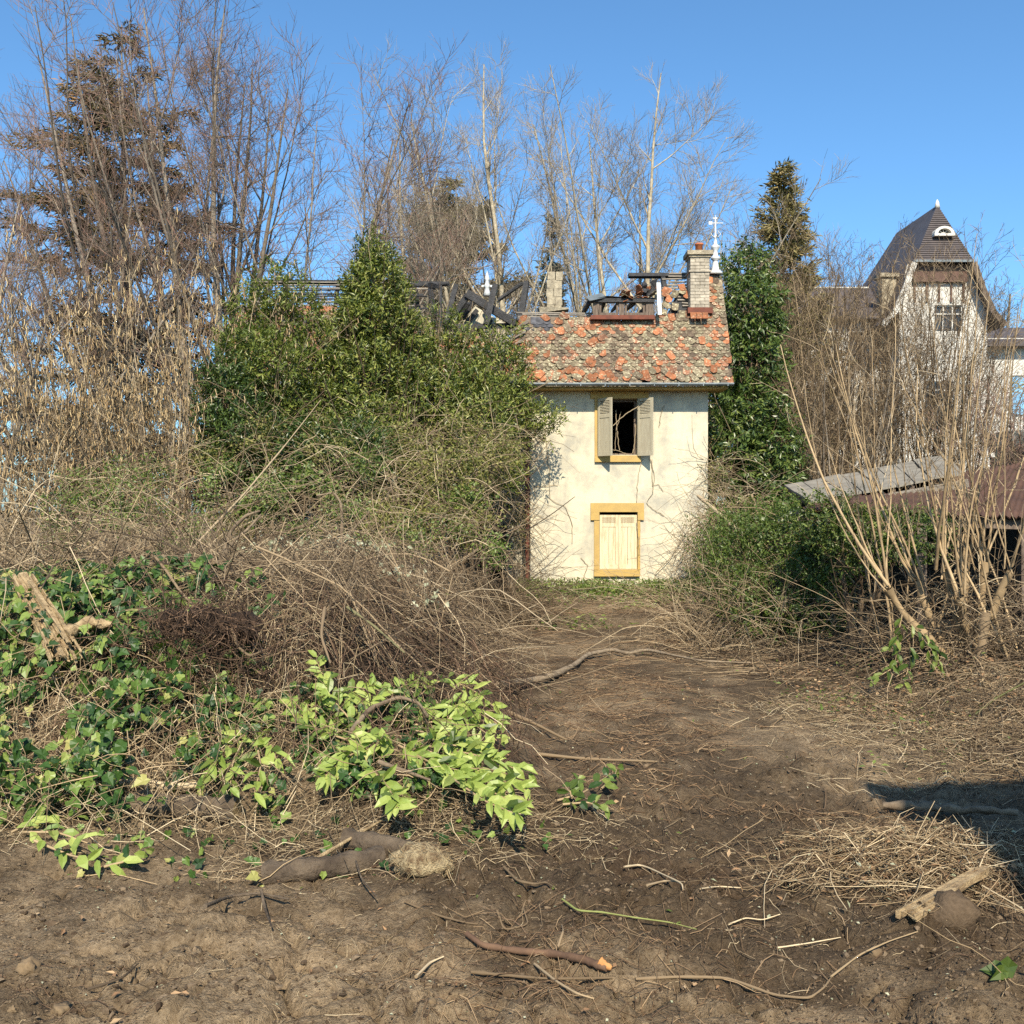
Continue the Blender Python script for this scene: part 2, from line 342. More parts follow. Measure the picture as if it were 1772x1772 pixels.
M['shutter'] = surf_mat('faded_shutter_paint', (0.42, 0.385, 0.285), (0.33, 0.29, 0.21), 5, 0.7, stretch=(6, 6, 1))
M['shutter2'] = surf_mat('bleached_shutter_paint', (0.58, 0.50, 0.34), (0.42, 0.31, 0.18), 3, 0.75, (0.3, 0.55), stretch=(7, 7, 0.8))
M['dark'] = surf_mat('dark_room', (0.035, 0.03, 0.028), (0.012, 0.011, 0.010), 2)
M['char'] = surf_mat('charred_timber', (0.045, 0.043, 0.045), (0.012, 0.012, 0.013), 9, 0.6, bstr=0.9, bd=0.03, spec=0.5)
M['oldwood'] = surf_mat('weathered_timber', (0.20, 0.155, 0.12), (0.07, 0.05, 0.04), 6, 0.85, stretch=(8, 8, 1))
M['lath'] = surf_mat('grey_lath', (0.30, 0.265, 0.22), (0.10, 0.085, 0.07), 5, 0.85, stretch=(1, 8, 8))
M['zinc'] = surf_mat('zinc', (0.19, 0.22, 0.24), (0.11, 0.13, 0.14), 4, 0.5, spec=0.5, metal=0.3)
M['whitepaint'] = surf_mat('peeling_white_paint', (0.52, 0.54, 0.55), (0.30, 0.30, 0.30), 9, 0.6, (0.3, 0.5))
M['stone'] = surf_mat('pale_stone', (0.46, 0.40, 0.29), (0.20, 0.17, 0.125), 7, 0.9, bstr=0.8, bd=0.03)
M['mortarbrick'] = surf_mat('grey_brick', (0.46, 0.41, 0.33), (0.25, 0.22, 0.175), 10, 0.9, bstr=0.6, vary=0.2)
M['terracotta'] = surf_mat('terracotta', (0.52, 0.17, 0.07), (0.34, 0.11, 0.05), 8, 0.8)
M['rust'] = surf_mat('rusty_flashing', (0.20, 0.06, 0.035), (0.09, 0.035, 0.025), 6, 0.8)
def tile_mat(name, base, dark, lich, amt, vary=0.3):
    m, n, l, b = mat(name)
    tc = n.new('ShaderNodeTexCoord'); oi = n.new('ShaderNodeObjectInfo')
    ad = n.new('ShaderNodeVectorMath'); ad.operation = 'ADD'; l.new(tc.outputs['Object'], ad.inputs[0]); sc = n.new('ShaderNodeVectorMath'); sc.operation = 'SCALE'; l.new(oi.outputs['Location'], sc.inputs[0]); sc.inputs['Scale'].default_value = 3.7
    l.new(sc.outputs[0], ad.inputs[1])
    def nz(s, d):
        t = n.new('ShaderNodeTexNoise'); t.inputs['Scale'].default_value = s; t.inputs['Detail'].default_value = d; l.new(ad.outputs[0], t.inputs['Vector']); return t.outputs['Fac']
    c = ramp(n, l, nz(9, 6), [(0.35, dark), (0.65, base)])
    c = mixc(n, l, ramp(n, l, nz(24, 5), [(amt, (0, 0, 0)), (amt + 0.08, (0.9,) * 3)]), c, lich)
    q = mul(n, l, oi.outputs['Random'], attr(n), 'ADD'); fr = n.new('ShaderNodeMath'); fr.operation = 'FRACT'; l.new(q, fr.inputs[0])
    c = mixc(n, l, 1.0, c, ramp(n, l, fr.outputs[0], [(0, (1 - vary,) * 3), (1, (1 + vary,) * 3)]), 'MULTIPLY')
    l.new(c, b.inputs['Base Color']); b.inputs['Roughness'].default_value = 0.9; b.inputs['Specular IOR Level'].default_value = 0.2
    bump(n, l, b, nz(45, 5), 0.5, 0.01); return m
TM = [tile_mat('orange_clay_tile', (0.31, 0.12, 0.056), (0.19, 0.08, 0.042), (0.36, 0.25, 0.16), 0.56),
      tile_mat('weathered_tile', (0.19, 0.145, 0.10), (0.10, 0.075, 0.052), (0.32, 0.29, 0.20), 0.54),
      tile_mat('lichen_tile', (0.20, 0.17, 0.11), (0.11, 0.085, 0.058), (0.36, 0.33, 0.225), 0.54),
      tile_mat('dark_mossy_tile', (0.14, 0.105, 0.075), (0.075, 0.055, 0.042), (0.34, 0.30, 0.19), 0.60),
      tile_mat('brown_clay_tile', (0.26, 0.12, 0.07), (0.14, 0.07, 0.045), (0.42, 0.36, 0.25), 0.54),
      tile_mat('sooty_tile', (0.085, 0.085, 0.095), (0.04, 0.04, 0.045), (0.2, 0.19, 0.18), 0.66)]
def tile_shape(w, L, t, rg):             # plain clay tile with a rounded tail; x across, y down the slope from the head, z up
    j = lambda s: rg.normal(0, s)
    o = [(-w / 2, 0), (w / 2, 0), (w / 2 + j(.003), L * .78), (w * .33, L * .93 + j(.004)), (0, L + j(.006)), (-w * .33, L * .93 + j(.004)), (-w / 2 + j(.003), L * .78)]
    c = [0.012 * (1 - (2 * x / w) ** 2) for x, _ in o]
    V = [(x, y, t + k) for (x, y), k in zip(o, c)] + [(x, y, k) for (x, y), k in zip(o, c)]
    n = len(o)
    return np.array(V), [list(range(n))[::-1], [n + i for i in range(n)]] + [[i, (i + 1) % n, n + (i + 1) % n, n + i] for i in range(n)]

HW = dict(x0=0.397, x1=4.209, z1=4.395, y=22.0)
EAVE = np.array([0, 21.50, 4.50]); TOP = np.array([0, 22.75, 7.08])
SL = TOP - EAVE; SLEN = np.linalg.norm(SL); SU = SL / SLEN; SN = np.cross([1, 0, 0], SU)      # up-slope and normal (towards camera)
def RP(x, t, off=0.0): return np.array([x, 0, 0]) + EAVE + SL * t + SN * off
def frame_mat(x_ax, y_ax, z_ax): return np.stack([x_ax, y_ax, z_ax], 1)

def house():
    rg = rng_(7)
    H = thing('ruined_house', 'cream rendered two-storey ruin with burnt broken tile roof and ochre window surrounds', 'house', (2.3, 22, 0))
    up = (1.875, 2.694, 3.029, 4.233); lo = (1.875, 2.694, 0.571, 1.80)
    mb = MB(); wall_holes(mb, HW['x0'], HW['x1'], -0.6, HW['z1'], [up, lo], 22.0, 22.35)
    box(mb, (HW['x0'], 22.352, -.6), (HW['x0'] + .3, 29, HW['z1'])); box(mb, (HW['x1'] - .3, 22.352, -.6), (HW['x1'], 29, HW['z1'])); box(mb, (HW['x0'] + .302, 28.7, -.6), (HW['x1'] - .302, 29, HW['z1']))
    mb.build('wall', M['cream'], H)
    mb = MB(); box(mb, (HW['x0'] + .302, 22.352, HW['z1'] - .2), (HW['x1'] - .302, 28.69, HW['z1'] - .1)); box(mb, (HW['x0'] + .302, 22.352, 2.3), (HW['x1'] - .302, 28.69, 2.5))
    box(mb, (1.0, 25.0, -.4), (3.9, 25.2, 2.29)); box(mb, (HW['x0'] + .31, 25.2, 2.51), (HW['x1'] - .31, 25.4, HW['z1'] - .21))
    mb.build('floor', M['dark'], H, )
    # surrounds
    s = 22 / PX
    def zz(py): return EYE - (py - 886) * s
    def xx(px): return (px - 886) * s
    mb = MB(); y0, y1 = 21.965, 21.999
    box(mb, (xx(1029), y0, zz(788)), (1.874, y1, zz(690))); box(mb, (2.695, y0, zz(788)), (xx(1107), y1, zz(690))); box(mb, (xx(1022), y0 - .012, zz(689.8)), (xx(1122), y1, zz(678)))
    mb.build('window_surround', M['yellow'], H)
    mb = MB(); box(mb, (xx(1029), 21.93, zz(799.5)), (xx(1108.5), 22.16, zz(788.3))); mb.build('window_sill', M['yellow'], H)
    mb = MB()
    box(mb, (xx(1028), y0, zz(985)), (1.874, y1, zz(900.4))); box(mb, (2.695, y0, zz(985)), (xx(1107.5), y1, zz(900.4))); box(mb, (xx(1022), y0 - .015, zz(886)), (xx(1114), y1, zz(870.5))); box(mb, (xx(1022), y0 - .015, zz(900)), (1.874, y1, zz(886.1))); box(mb, (2.695, y0 - .015, zz(900)), (xx(1114), y1, zz(886.1)))
    mb.build('window_surround', M['yellow'], H)
    mb = MB(); box(mb, (xx(1027.5), 21.92, zz(997)), (xx(1107), 22.1, zz(985.3))); mb.build('window_sill', M['yellow'], H)
    # open window casement inside (dark frame) with a hanging broken sash
    mb = MB()
    for a, b in (((1.876, 22.16, 3.03), (1.93, 22.21, 4.232)), ((2.64, 22.16, 3.03), (2.693, 22.21, 4.232)), ((1.931, 22.16, 4.18), (2.639, 22.21, 4.232)), ((1.931, 22.16, 3.03), (2.639, 22.21, 3.07))): box(mb, a, b)
    wf = mb.build('window_frame', M['oldwood'], H)
    # shutters: leaf = frame + lower panel, louvre slats as sub-parts
    def shutter(hx, ang, w, z0, z1, m, nsl, zl, parent=H, y=21.93, cols=1, face=1, boards=0):
        c, sn = math.cos(ang), math.sin(ang)
        def T(u, v, z): return np.array([hx + u * c - v * sn * 0 + 0, y, z]) + np.array([0, -u * sn, 0]) + np.array([-sn * v * face, -c * v * face * 1, 0]) * 1
        def tb(mb, u0, u1, v0, v1, za, zb):
            P = [T(u, v, z) for z in (za, zb) for u, v in ((u0, v0), (u1, v0), (u1, v1), (u0, v1))]
            mb.add(np.array(P), BOXF)
        mb = MB(); st = 0.055; th = 0.035
        tb(mb, 0, st, 0, th, z0, z1); tb(mb, w - st, w, 0, th, z0, z1)
        tb(mb, st, w - st, 0, th, z0, z0 + .09); tb(mb, st, w - st, 0, th, z1 - .06, z1); tb(mb, st, w - st, 0, th, zl - .07, zl)
        if not boards: tb(mb, st, w - st, .008, th - .01, z0 + .09, zl - .07)
        o = mb.build('shutter', m, parent)
        if boards:
            bw = (w - 2 * st) / boards
            for k in range(boards):
                q = MB(); tb(q, st + k * bw + .003, st + (k + 1) * bw - .003, .006, th - rg.uniform(.004, .012), z0 + .09, zl - .07); p = q.build('plank', m, None, H['_o']); p.parent = o; p.location = (0, 0, 0)
        dz = (z1 - .06 - zl) / nsl
        for k in range(nsl):
            q = MB(); za = zl + dz * k
            P = [T(u, v, z) for (v, z) in ((th - .004, za + dz * .02), (th - .004, za + dz * .02 + .008), (0.004, za + dz * .98), (0.002, za + dz * .9)) for u in (st, w - st)]
            P = np.array(P); F = [[0, 1, 3, 2], [2, 3, 5, 4], [4, 5, 7, 6], [6, 7, 1, 0], [0, 2, 4, 6], [1, 7, 5, 3]]
            q.add(P, F); p = q.build('slat', m, None, H['_o']); p.parent = o; p.location = (0, 0, 0)
    shutter(1.86, math.radians(50), 0.405, zz(790), zz(690.8), M['shutter'], 9, zz(719))
    shutter(2.71, math.radians(46), 0.40, zz(789.5), zz(690.8), M['shutter'], 9, zz(719))
    shutter(1.885, 0, 0.398, 0.578, 1.74, M['shutter2'], 6, 1.55, y=22.06, boards=2)
    shutter(2.288, 0, 0.398, 0.578, 1.74, M['shutter2'], 6, 1.55, y=22.06, boards=2)
    # cornice, gutter
    mb = MB(); box(mb, (.12, 21.56, 4.397), (4.55, 22.36, 4.445)); mb.build('cornice', M['yellow'], H)
    mb = MB(); a = np.linspace(math.pi, 2 * math.pi, 9)
    x = np.linspace(0.05, 4.64, 12); gc = (21.44, 4.50)
    V = np.array([[xi, gc[0] + r * math.cos(t), gc[1] + r * math.sin(t)] for xi in x for r in (.062, .054) for t in (a if r > .06 else a[::-1])])
    F = [[i * 18 + k, i * 18 + (k + 1) % 18, (i + 1) * 18 + (k + 1) % 18, (i + 1) * 18 + k] for i in range(11) for k in range(18)]
    mb.add(V, F, .5, 0, True)
    for xi in np.linspace(.4, 4.5, 9): box(mb, (xi, 21.375, 4.435), (xi + .02, 21.378, 4.51)); 
    g = mb.build('gutter', M['zinc'], H)
    mb = MB(); tubes(mb, np.array([[[.33, 21.42, 4.44], [.33, 21.55, 4.3], [.33, 21.93, 4.15], [.33, 21.95, 3.5], [.33, 21.95, 0]]]), np.full((1, 5), .045), 10); mb.build('downpipe', M['rust'], H)
    # roof: dark sarking under the tiles, laths above, then every tile
    roof = MB()
    roof.add(np.array([RP(-.2, 0, -.03), RP(4.62, 0, -.03), RP(4.62, .60, -.03), RP(.20, .545, -.03)]), [[0, 1, 2, 3]])
    roof.add(np.array([RP(3.35, .60, -.03), RP(4.62, .60, -.03), RP(4.62, .93, -.03), RP(4.3, .93, -.03), RP(3.6, .80, -.03)]), [[0, 1, 2, 3, 4]])
    R = roof.build('roof', M['char'], H)
    def sub(mb, name, m, par):
        o = mb.build(name, m, None, H['_o']); o.parent = par; o.location = (0, 0, 0); return o
    for t in np.concatenate([np.arange(.585, .64, .018)]):
        mb = MB(); beam(mb, RP(.15 + rg.normal(0, .05), t, .0), RP(1.75, t - .012 + rg.normal(0, .006), .01 + rg.normal(0, .02)), .03, .02, .5, rough=.004, rg=rg, up=SN); sub(mb, 'lath', M['lath'], R)
    for k, t in enumerate(np.arange(.70, 1.01, .028)):
        mb = MB(); beam(mb, RP(3.15 + rg.uniform(0, .35) + (.25 if t < .85 else 0), t, 0), RP(3.86 if .62 < t < .99 else 4.6, t + rg.normal(0, .004), 0), .035, .022, .5, rough=.003, rg=rg, up=SN); sub(mb, 'lath', M['lath'], R)
        if t > .9: mb = MB(); beam(mb, RP(4.28, t, 0), RP(4.58, t, 0), .035, .022, .5, up=SN); sub(mb, 'lath', M['lath'], R)
    mb = MB(); beam(mb, RP(2.6, 1.005, -.05), RP(4.6, 1.0, -.05), .1, .09, .5, up=SN, rough=.01, rg=rg); sub(mb, 'ridge_beam', M['char'], R)
    mb = MB(); beam(mb, RP(3.4, .78, -.06), RP(3.35, 1.02, -.06), .09, .09, .5, up=SN); sub(mb, 'rafter', M['char'], R)
    # individual tiles
    shapes = [tile_shape(.142, .225, .013, rg) for _ in range(3)]
    meshes = {}
    def tmesh(si, mi):
        if (si, mi) not in meshes:
            q = MB(); q.add(shapes[si][0], shapes[si][1], 0.0); meshes[(si, mi)] = q.mesh('tile', TM[mi])
        return meshes[(si, mi)]
    place = []
    w = .147; ex = .084; rows = int(SLEN / ex)
    for r in range(rows):
        t = (r * ex - .04) / SLEN                     # tail position
        for c in range(-2, 34):
            x = (c + (.5 if r % 2 else 0)) * w + .02
            tc = t + .13 / SLEN
            if x < -.2 + .77 * max(tc, 0) or x > 4.60: continue
            lim = .575
            if x > 3.12: lim = .60 + .12 * vnoise(np.array([x * 2.3]), np.array([3.1]), 9)[0]
            if x > 4.30: lim = .96
            elif x > 3.80 and tc > .655: continue
            if tc > lim: continue
            if rg.random() < .025: continue
            g = fbm(np.array([x]), np.array([t * SLEN]), 1.3, 3, 77)[0]; u = rg.random()
            pr = .06 + .36 * (tc > .5) * (1.2 < x < 3.2) + .18 * (x > 4.25) + .2 * (tc > .6)
            if u < pr: mi = 0 if rg.random() < .6 else 4
            elif g > .56: mi = [1, 3, 3, 1][rg.integers(4)]
            elif g < .44: mi = [2, 2, 1, 4][rg.integers(4)]
            else: mi = [1, 2, 3, 2, 4][rg.integers(5)]
            if x < .9 and tc > .5: mi = 5 if rg.random() < .5 else 3
            yaw = rg.normal(0, .05); tilt = .115 + rg.normal(0, .02)
            place.append((x + rg.normal(0, .006), t, yaw, tilt, .006 + abs(rg.normal(0, .006)), mi, 0, rg.integers(3)))
    # slipped and broken tiles lying loose on the slope, thickest above the gutter
    for k in range(108):
        if k < 58: x, t = rg.uniform(.25, 4.0), abs(rg.normal(.0, .04))
        elif k < 70: x, t = rg.uniform(3.15, 3.85), rg.uniform(.62, .88)
        elif k < 82: x, t = rg.uniform(.9, 1.9), rg.uniform(.4, .57)
        else: x, t = rg.uniform(.4, 4.3), rg.uniform(.05, .55)
        mi = [0, 0, 0, 0, 2, 1, 4][rg.integers(7)] if t < .6 else [0, 2, 2, 0, 2][rg.integers(5)]
        place.append((x, t, rg.normal(0, .6), rg.normal(.1, .08), rg.uniform(.022, .05), mi, 1, rg.integers(3)))
    place.sort(key=lambda p: -p[6])
    for k in range(5):                                # the row along the left verge
        pass
    def tf(p):
        x, t, yaw, tilt, off, mi, loose, si = p
        dn = -SU; xa = np.array([1.0, 0, 0])
        ya = dn * math.cos(yaw) + xa * math.sin(yaw); xb = -dn * math.sin(yaw) + xa * math.cos(yaw); xb = -xb
        za = np.cross(xb, ya)
        yb = ya * math.cos(tilt) + za * math.sin(tilt); zb = np.cross(xb, yb)
        org = RP(x, t, off) - yb * .225 + SN * (.0)
        return org + SN * 0.02, frame_mat(xb, yb, zb)
    from mathutils import Matrix
    loose = [p for p in place if p[6]]; laid = [p for p in place if not p[6]]
    laid.sort(key=lambda p: p[1])
    for p in loose + laid[:300 - len(loose)]:
        org, A = tf(p); o = bpy.data.objects.new('tile', tmesh(p[7], p[5])); COL.objects.link(o); o.parent = R
        mm = Matrix.Identity(4)
        for i in range(3):
            for jx in range(3): mm[i][jx] = A[i, jx]
            mm[i][3] = org[i] - H['_o'][i]
        o.matrix_local = mm
    mb = MB()
    for p in laid[300 - len(loose):]:
        org, A = tf(p); V, F = shapes[p[7]]
        mb.add(V @ A.T + org, F, rg.random(), p[5])
    o = sub(mb, 'tiles', TM, R); o['kind'] = 'stuff'
    # hip tiles up the left verge
    for k in range(12):
        t = k / 12 * .56; x = -.2 + .77 * t
        q = MB(); a = np.linspace(0.15, math.pi - .15, 6); d = nrm(RP(-.2 + .77, 1) - RP(-.2, 0))
        A0 = np.array([1.0, 0, 0]) ; pts = []
        for f in (0, .25):
            for rr in (.085, .072):
                for ang in a: pts.append(RP(x, t) + d * f + A0 * rr * math.cos(ang) * (1 if f else 1.15) + SN * (rr * math.sin(ang) - .02) + rg.normal(0, .003, 3))
        F = [[i, i + 1, 12 + i + 1, 12 + i] for i in range(5)] + [[6 + i + 1, 6 + i, 18 + i, 18 + i + 1] for i in range(5)] + [[i + 1, i, 6 + i, 6 + i + 1] for i in range(5)] + [[12 + i, 12 + i + 1, 18 + i + 1, 18 + i] for i in range(5)]
        q.add(np.array(pts), F); sub(q, 'hip_tile', TM[0 if rg.random() < .6 else 4], R)
    # dormer left standing: frame, posts, broken roof
    D = MB(); y = 22.02
    def dx(px): return (px - 886) / PX * 22.05
    def dz(py): return EYE - (py - 886) / PX * 22.05
    dm = MB()
    box(dm, (dx(1022), y - .03, dz(553)), (dx(1133), y + .09, dz(546)))
    dorm = dm.build('dormer', M['rust'], H)
    for a, b in ((1026, 1036), (1071, 1080), (1117, 1131)):
        q = MB(); beam(q, (dx((a + b) / 2), y + .04, dz(546)), (dx((a + b) / 2), y + .04, dz(524)), (b - a) / PX * 22, .09, .5, up=(0, -1, 0), rough=.006, rg=rg); sub(q, 'post', M['oldwood'], dorm)
    for a, b in ((1037, 1070), (1081, 1116)):
        q = MB(); za, zb = dz(545.9), dz(524); xa, xb = dx(a), dx(b)
        for A, B in (((xa, za), (xb, za + .06)), ((xa, za + .061), (xa + .045, zb)), ((xb - .045, za + .061), (xb, zb))): box(q, (A[0], y + .02, A[1]), (B[0], y + .07, B[1]))
        sub(q, 'window_frame', M['oldwood'], dorm)
    q = MB(); box(q, (dx(1020), y - .05, dz(524)), (dx(1132), y + .1, dz(517)))
    q.add(np.array([[dx(1018), y - .06, dz(520)], [dx(1050), y - .1, dz(514)], [dx(1090), y - .06, dz(516.5)], [dx(1134), y - .08, dz(517)], [dx(1130), y + .6, dz(511)], [dx(1075), y + .6, dz(516)], [dx(1030), y + .55, dz(512)]]), [[0, 1, 2, 3, 4, 5, 6]])
    sub(q, 'lintel', M['char'], dorm)
    for k in range(5):
        q = MB(); a = np.array([dx(1020 + k * 26), y + .1, dz(522)]); beam(q, a, a + [rg.normal(0, .05), 1.6, .05 + rg.normal(0, .05)], .07, .08, .5, rough=.01, rg=rg); sub(q, 'rafter', M['char'], dorm)
    q = MB(); beam(q, (dx(1016), y - .08, dz(519)), (dx(1045), y + .02, dz(511)), .22, .012, .5, up=(0, -.6, .8)); sub(q, 'flashing', M['zinc'], dorm)
    for k in range(16):
        p = np.array([dx(rg.uniform(1070, 1133)), y + rg.uniform(-.04, .4), dz(rg.uniform(508, 515))]); q = MB(); V, F = shapes[k % 3]
        A = np.linalg.qr(rg.normal(0, 1, (3, 3)) * .4 + np.array([[1, 0, 0], [0, -1, 0], [0, 0, 1]]))[0]; q.add(V @ A.T + p, F, 0.2); sub(q, 'tile', TM[[0, 2, 0][k % 3]], dorm)
    # charred post pile and white board beside the dormer
    q = MB(); beam(q, np.array([dx(1139.5), 21.86, dz(548)]), np.array([dx(1141), 22.2, dz(487)]), .085, .03, .5, up=(0, -1, 0)); q.build('white_board', M['whitepaint'], H)
    for k in range(9):
        p = np.array([dx(rg.uniform(1112, 1135)), 22.35 + rg.uniform(-.1, .15), dz(rg.uniform(488, 505))]); q = MB()
        c = nrm(rg.normal(0, 1, 3)); beam(q, p - c * .12, p + c * .12, .1, .08, .5, rough=.02, rg=rg); q.build('burnt_debris', M['char'] if k % 3 else TM[0], H)
    # stone chimney stub and brick chimney
    q = MB(); rgc = rng_(12)
    for r in range(16):
        z = 4.4 + r * .2; o2 = rgc.normal(0, .012, 2)
        for (xa, xb) in ((.83, 1.02 + o2[0]), (1.025 + o2[0], 1.20)):
            if r > 13 and rgc.random() < .25: continue
            beam(q, ((xa + xb) / 2 + o2[1], 24.7, z + .098), ((xa + xb) / 2 + o2[1], 25.25, z + .098), xb - xa - .004, .197, .5, rough=.006, rg=rgc)
    ch = q.build('chimney', M['stone'], H); ch['label'] = 'broken pale stone chimney stub left without a cap'
    q = MB(); beam(q, (.62, 24.5, 6.62), (1.35, 24.55, 6.66), .22, .06, .5, rough=.02, rg=rgc); sub(q, 'stone_ledge', M['stone'], ch)
    cx0, cx1, cy0, cy1 = 3.86, 4.28, 22.18, 22.62
    q = MB(); box(q, (cx0 + .02, cy0 + .02, 6.0), (cx1 - .02, cy1 - .02, 7.36)); CH = q.build('chimney', M['stone'], H); CH['label'] = 'grey brick chimney with capping slab and orange pot'
    nb = 0
    for r in range(19):
        z = 6.02 + r * .07
        n = 2; offs = [0, .5][r % 2]
        ed = [cx0, *[cx0 + (k + offs) * .21 for k in range(0, 3) if .03 < (k + offs) * .21 < .39], cx1]
        for a, b in zip(ed[:-1], ed[1:]):
            q = MB(); d = rg.normal(0, .003); box(q, (a + .005, cy0 - .004 + d, z + .004), (b - .005, cy0 + .1, z + .066), rg.random()); sub(q, 'brick', M['mortarbrick'], CH)
        for sx in (cx0, cx1):
            for a, b in ((cy0 + .105, cy0 + .27), (cy0 + .275, cy1)):
                q = MB(); box(q, (sx - .004 if sx == cx0 else sx - .1, a, z + .004), (sx + .1 if sx == cx0 else sx + .004, b - .005, z + .066), rg.random()); sub(q, 'brick', M['mortarbrick'], CH)
    q = MB(); box(q, (cx0 - .03, cy0 - .03, 7.0), (cx1 + .03, cy1 + .03, 7.03)); sub(q, 'string_course', M['mortarbrick'], CH)
    q = MB(); box(q, (cx0 - .07, cy0 - .07, 7.37), (cx1 + .07, cy1 + .07, 7.46)); box(q, (cx0 - .03, cy0 - .03, 7.32), (cx1 + .03, cy1 + .03, 7.369)); sub(q, 'chimney_cap', M['stone'], CH)
    q = MB(); lathe(q, (4.09, 22.4, 7.46), [(.085, 0), (.08, .17), (.095, .175), (.095, .21), (.06, .215), (.055, .1)], 14); sub(q, 'chimney_pot', M['terracotta'], CH)
    q = MB(); box(q, (cx0 - .06, cy0 - .06, 6.1), (cx1 + .06, cy1 - .1, 6.22)); sub(q, 'flashing', M['rust'], CH)
    q = MB()
    for k in range(3): beam(q, (3.9 + k * .13, cy0 - .1, 6.1), (3.9 + k * .13, cy0 - .2, 5.95), .12, .02, .5); 
    sub(q, 'apron_tiles', TM[0], CH)
    # zinc finial with weather vane
    q = MB(); fx, fy = 4.52, 22.75
    lathe(q, (fx, fy, 7.08), [(.17, 0), (.15, .04), (.085, .10), (.06, .26), (.05, .30), (.10, .33), (.11, .37), (.06, .41), (.045, .52), (.09, .58), (.10, .62), (.04, .67), (.028, .8), (.05, .83), (.02, .87), (.015, 1.2), (.004, 1.32)], 12)
    fn = q.build('finial', M['whitepaint'], H)
    q = MB()
    for k in range(4):
        a = k * math.pi / 2 + .4; d = np.array([math.cos(a), math.sin(a), 0])
        P = np.array([[fx, fy, 7.9] + d * r + [0, 0, z] for r, z in ((.02, 0), (.09, .03), (.13, .09), (.10, .12))])[None]; tubes(q, P, np.full((1, 4), .012), 5)
    sub(q, 'scroll_ornament', M['whitepaint'], fn)
    q = MB(); beam(q, (fx - .15, fy, 8.22), (fx + .17, fy, 8.22), .012, .018, .5); beam(q, (fx - .15, fy, 8.22), (fx - .07, fy, 8.22), .01, .07, .5); beam(q, (fx + .04, fy, 8.33), (fx - .06, fy, 8.33), .008, .03, .5); sub(q, 'weather_vane', M['whitepaint'], fn)
    # ---- the set-back left wing
    wy = 23.1
    mb = MB(); wall_holes(mb, -6.3, .396, -.6, 4.7, [(-.85, -.1, -.6, 1.5), (-1.0, -.2, 2.7, 4.1), (-3.6, -2.7, 2.7, 4.1), (-5.4, -4.5, 2.7, 4.1)], wy, wy + .3); mb.build('wing_wall', M['cream'], H)
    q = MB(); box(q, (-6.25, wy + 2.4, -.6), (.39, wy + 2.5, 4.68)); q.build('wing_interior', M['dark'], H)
    for hx0, hx1 in ((-1.0, -.2), (-3.6, -2.7), (-5.4, -4.5)):
        q = MB(); box(q, (hx0 - .12, wy - .03, 2.58), (hx1 + .12, wy - .001, 2.698)); box(q, (hx0 - .12, wy - .03, 4.102), (hx1 + .12, wy - .001, 4.25)); box(q, (hx0 - .1, wy - .028, 2.70), (hx0 - .001, wy - .001, 4.10)); box(q, (hx1 + .001, wy - .028, 2.70), (hx1 + .1, wy - .001, 4.10)); q.build('window_surround', M['yellow'], H)
    q = MB(); box(q, (-6.4, wy - .5, 4.62), (.10, wy - .42, 4.70)); q.build('gutter', M['zinc'], H)
    q = MB(); box(q, (-6.4, wy - .42, 4.52), (.10, wy - .002, 4.60)); q.build('cornice', M['yellow'], H)
    e0, e1 = np.array([0, wy - .45, 4.72]), np.array([0, wy + 1.3, 7.32]); wsl = e1 - e0; wl_ = np.linalg.norm(wsl); wu = wsl / wl_; wnm = np.cross([1, 0, 0], wu)
    def WP(x, t, off=0): return np.array([x, 0, 0]) + e0 + wsl * t + wnm * off
    q = MB(); q.add(np.array([WP(-6.4, 0, -.03), WP(-.3, 0, -.03), WP(-.1, .3, -.03), WP(-1.7, .42, -.03), WP(-3.6, .62, -.03), WP(-6.2, .66, -.03)]), [[0, 1, 2, 3, 4, 5]])
    WR = q.build('wing_roof', M['char'], H)
    q = MB()
    for r in range(34):
        t = (r * .085) / wl_
        for c in range(42):
            x = -6.35 + (c + .5 * (r % 2)) * .147; lim = .66 if x < -3.6 else .62 - (x + 3.6) * .11
            if x > -.3 or t > lim + rg.normal(0, .03) or rg.random() < .05: continue
            V, F = shapes[c % 3]; dn = -wu; xb = np.array([-1.0, 0, 0]); za = np.cross(xb, dn); yb = dn * math.cos(.11) + za * math.sin(.11)
            q.add(V @ frame_mat(xb, yb, np.cross(xb, yb)).T + WP(x, t, .02) - yb * .225, F, rg.random(), [3, 4, 4, 1, 0, 3, 5][rg.integers(7)])
    o = sub(q, 'tiles', TM, WR); o['kind'] = 'stuff'
    for k, t in enumerate(np.arange(.62, 1.0, .03)):
        q = MB(); a = rg.uniform(-6.3, -5.6); b = rg.uniform(-2.6, -1.8)
        beam(q, WP(a, t), WP(b, t + rg.normal(0, .008)), .03, .02, .5, up=wnm, rough=.004, rg=rg); sub(q, 'lath', M['lath'] if rg.random() < .5 else M['char'], WR)
    for x in np.arange(-6.0, -1.5, .62):
        q = MB(); beam(q, WP(x, .5, -.08), WP(x + rg.normal(0, .05), rg.uniform(.85, 1.03), -.08), .08, .1, .5, up=wnm, rough=.012, rg=rg); sub(q, 'rafter', M['char'], WR)
    q = MB(); beam(q, WP(-6.2, 1.0, -.06), WP(-1.5, .985, -.06), .1, .1, .5, rough=.015, rg=rg); sub(q, 'ridge_beam', M['char'], WR)
    # charred truss timbers standing against the sky
    yt = 23.9
    def Q(px, py, y=yt): return W(px, py, y)
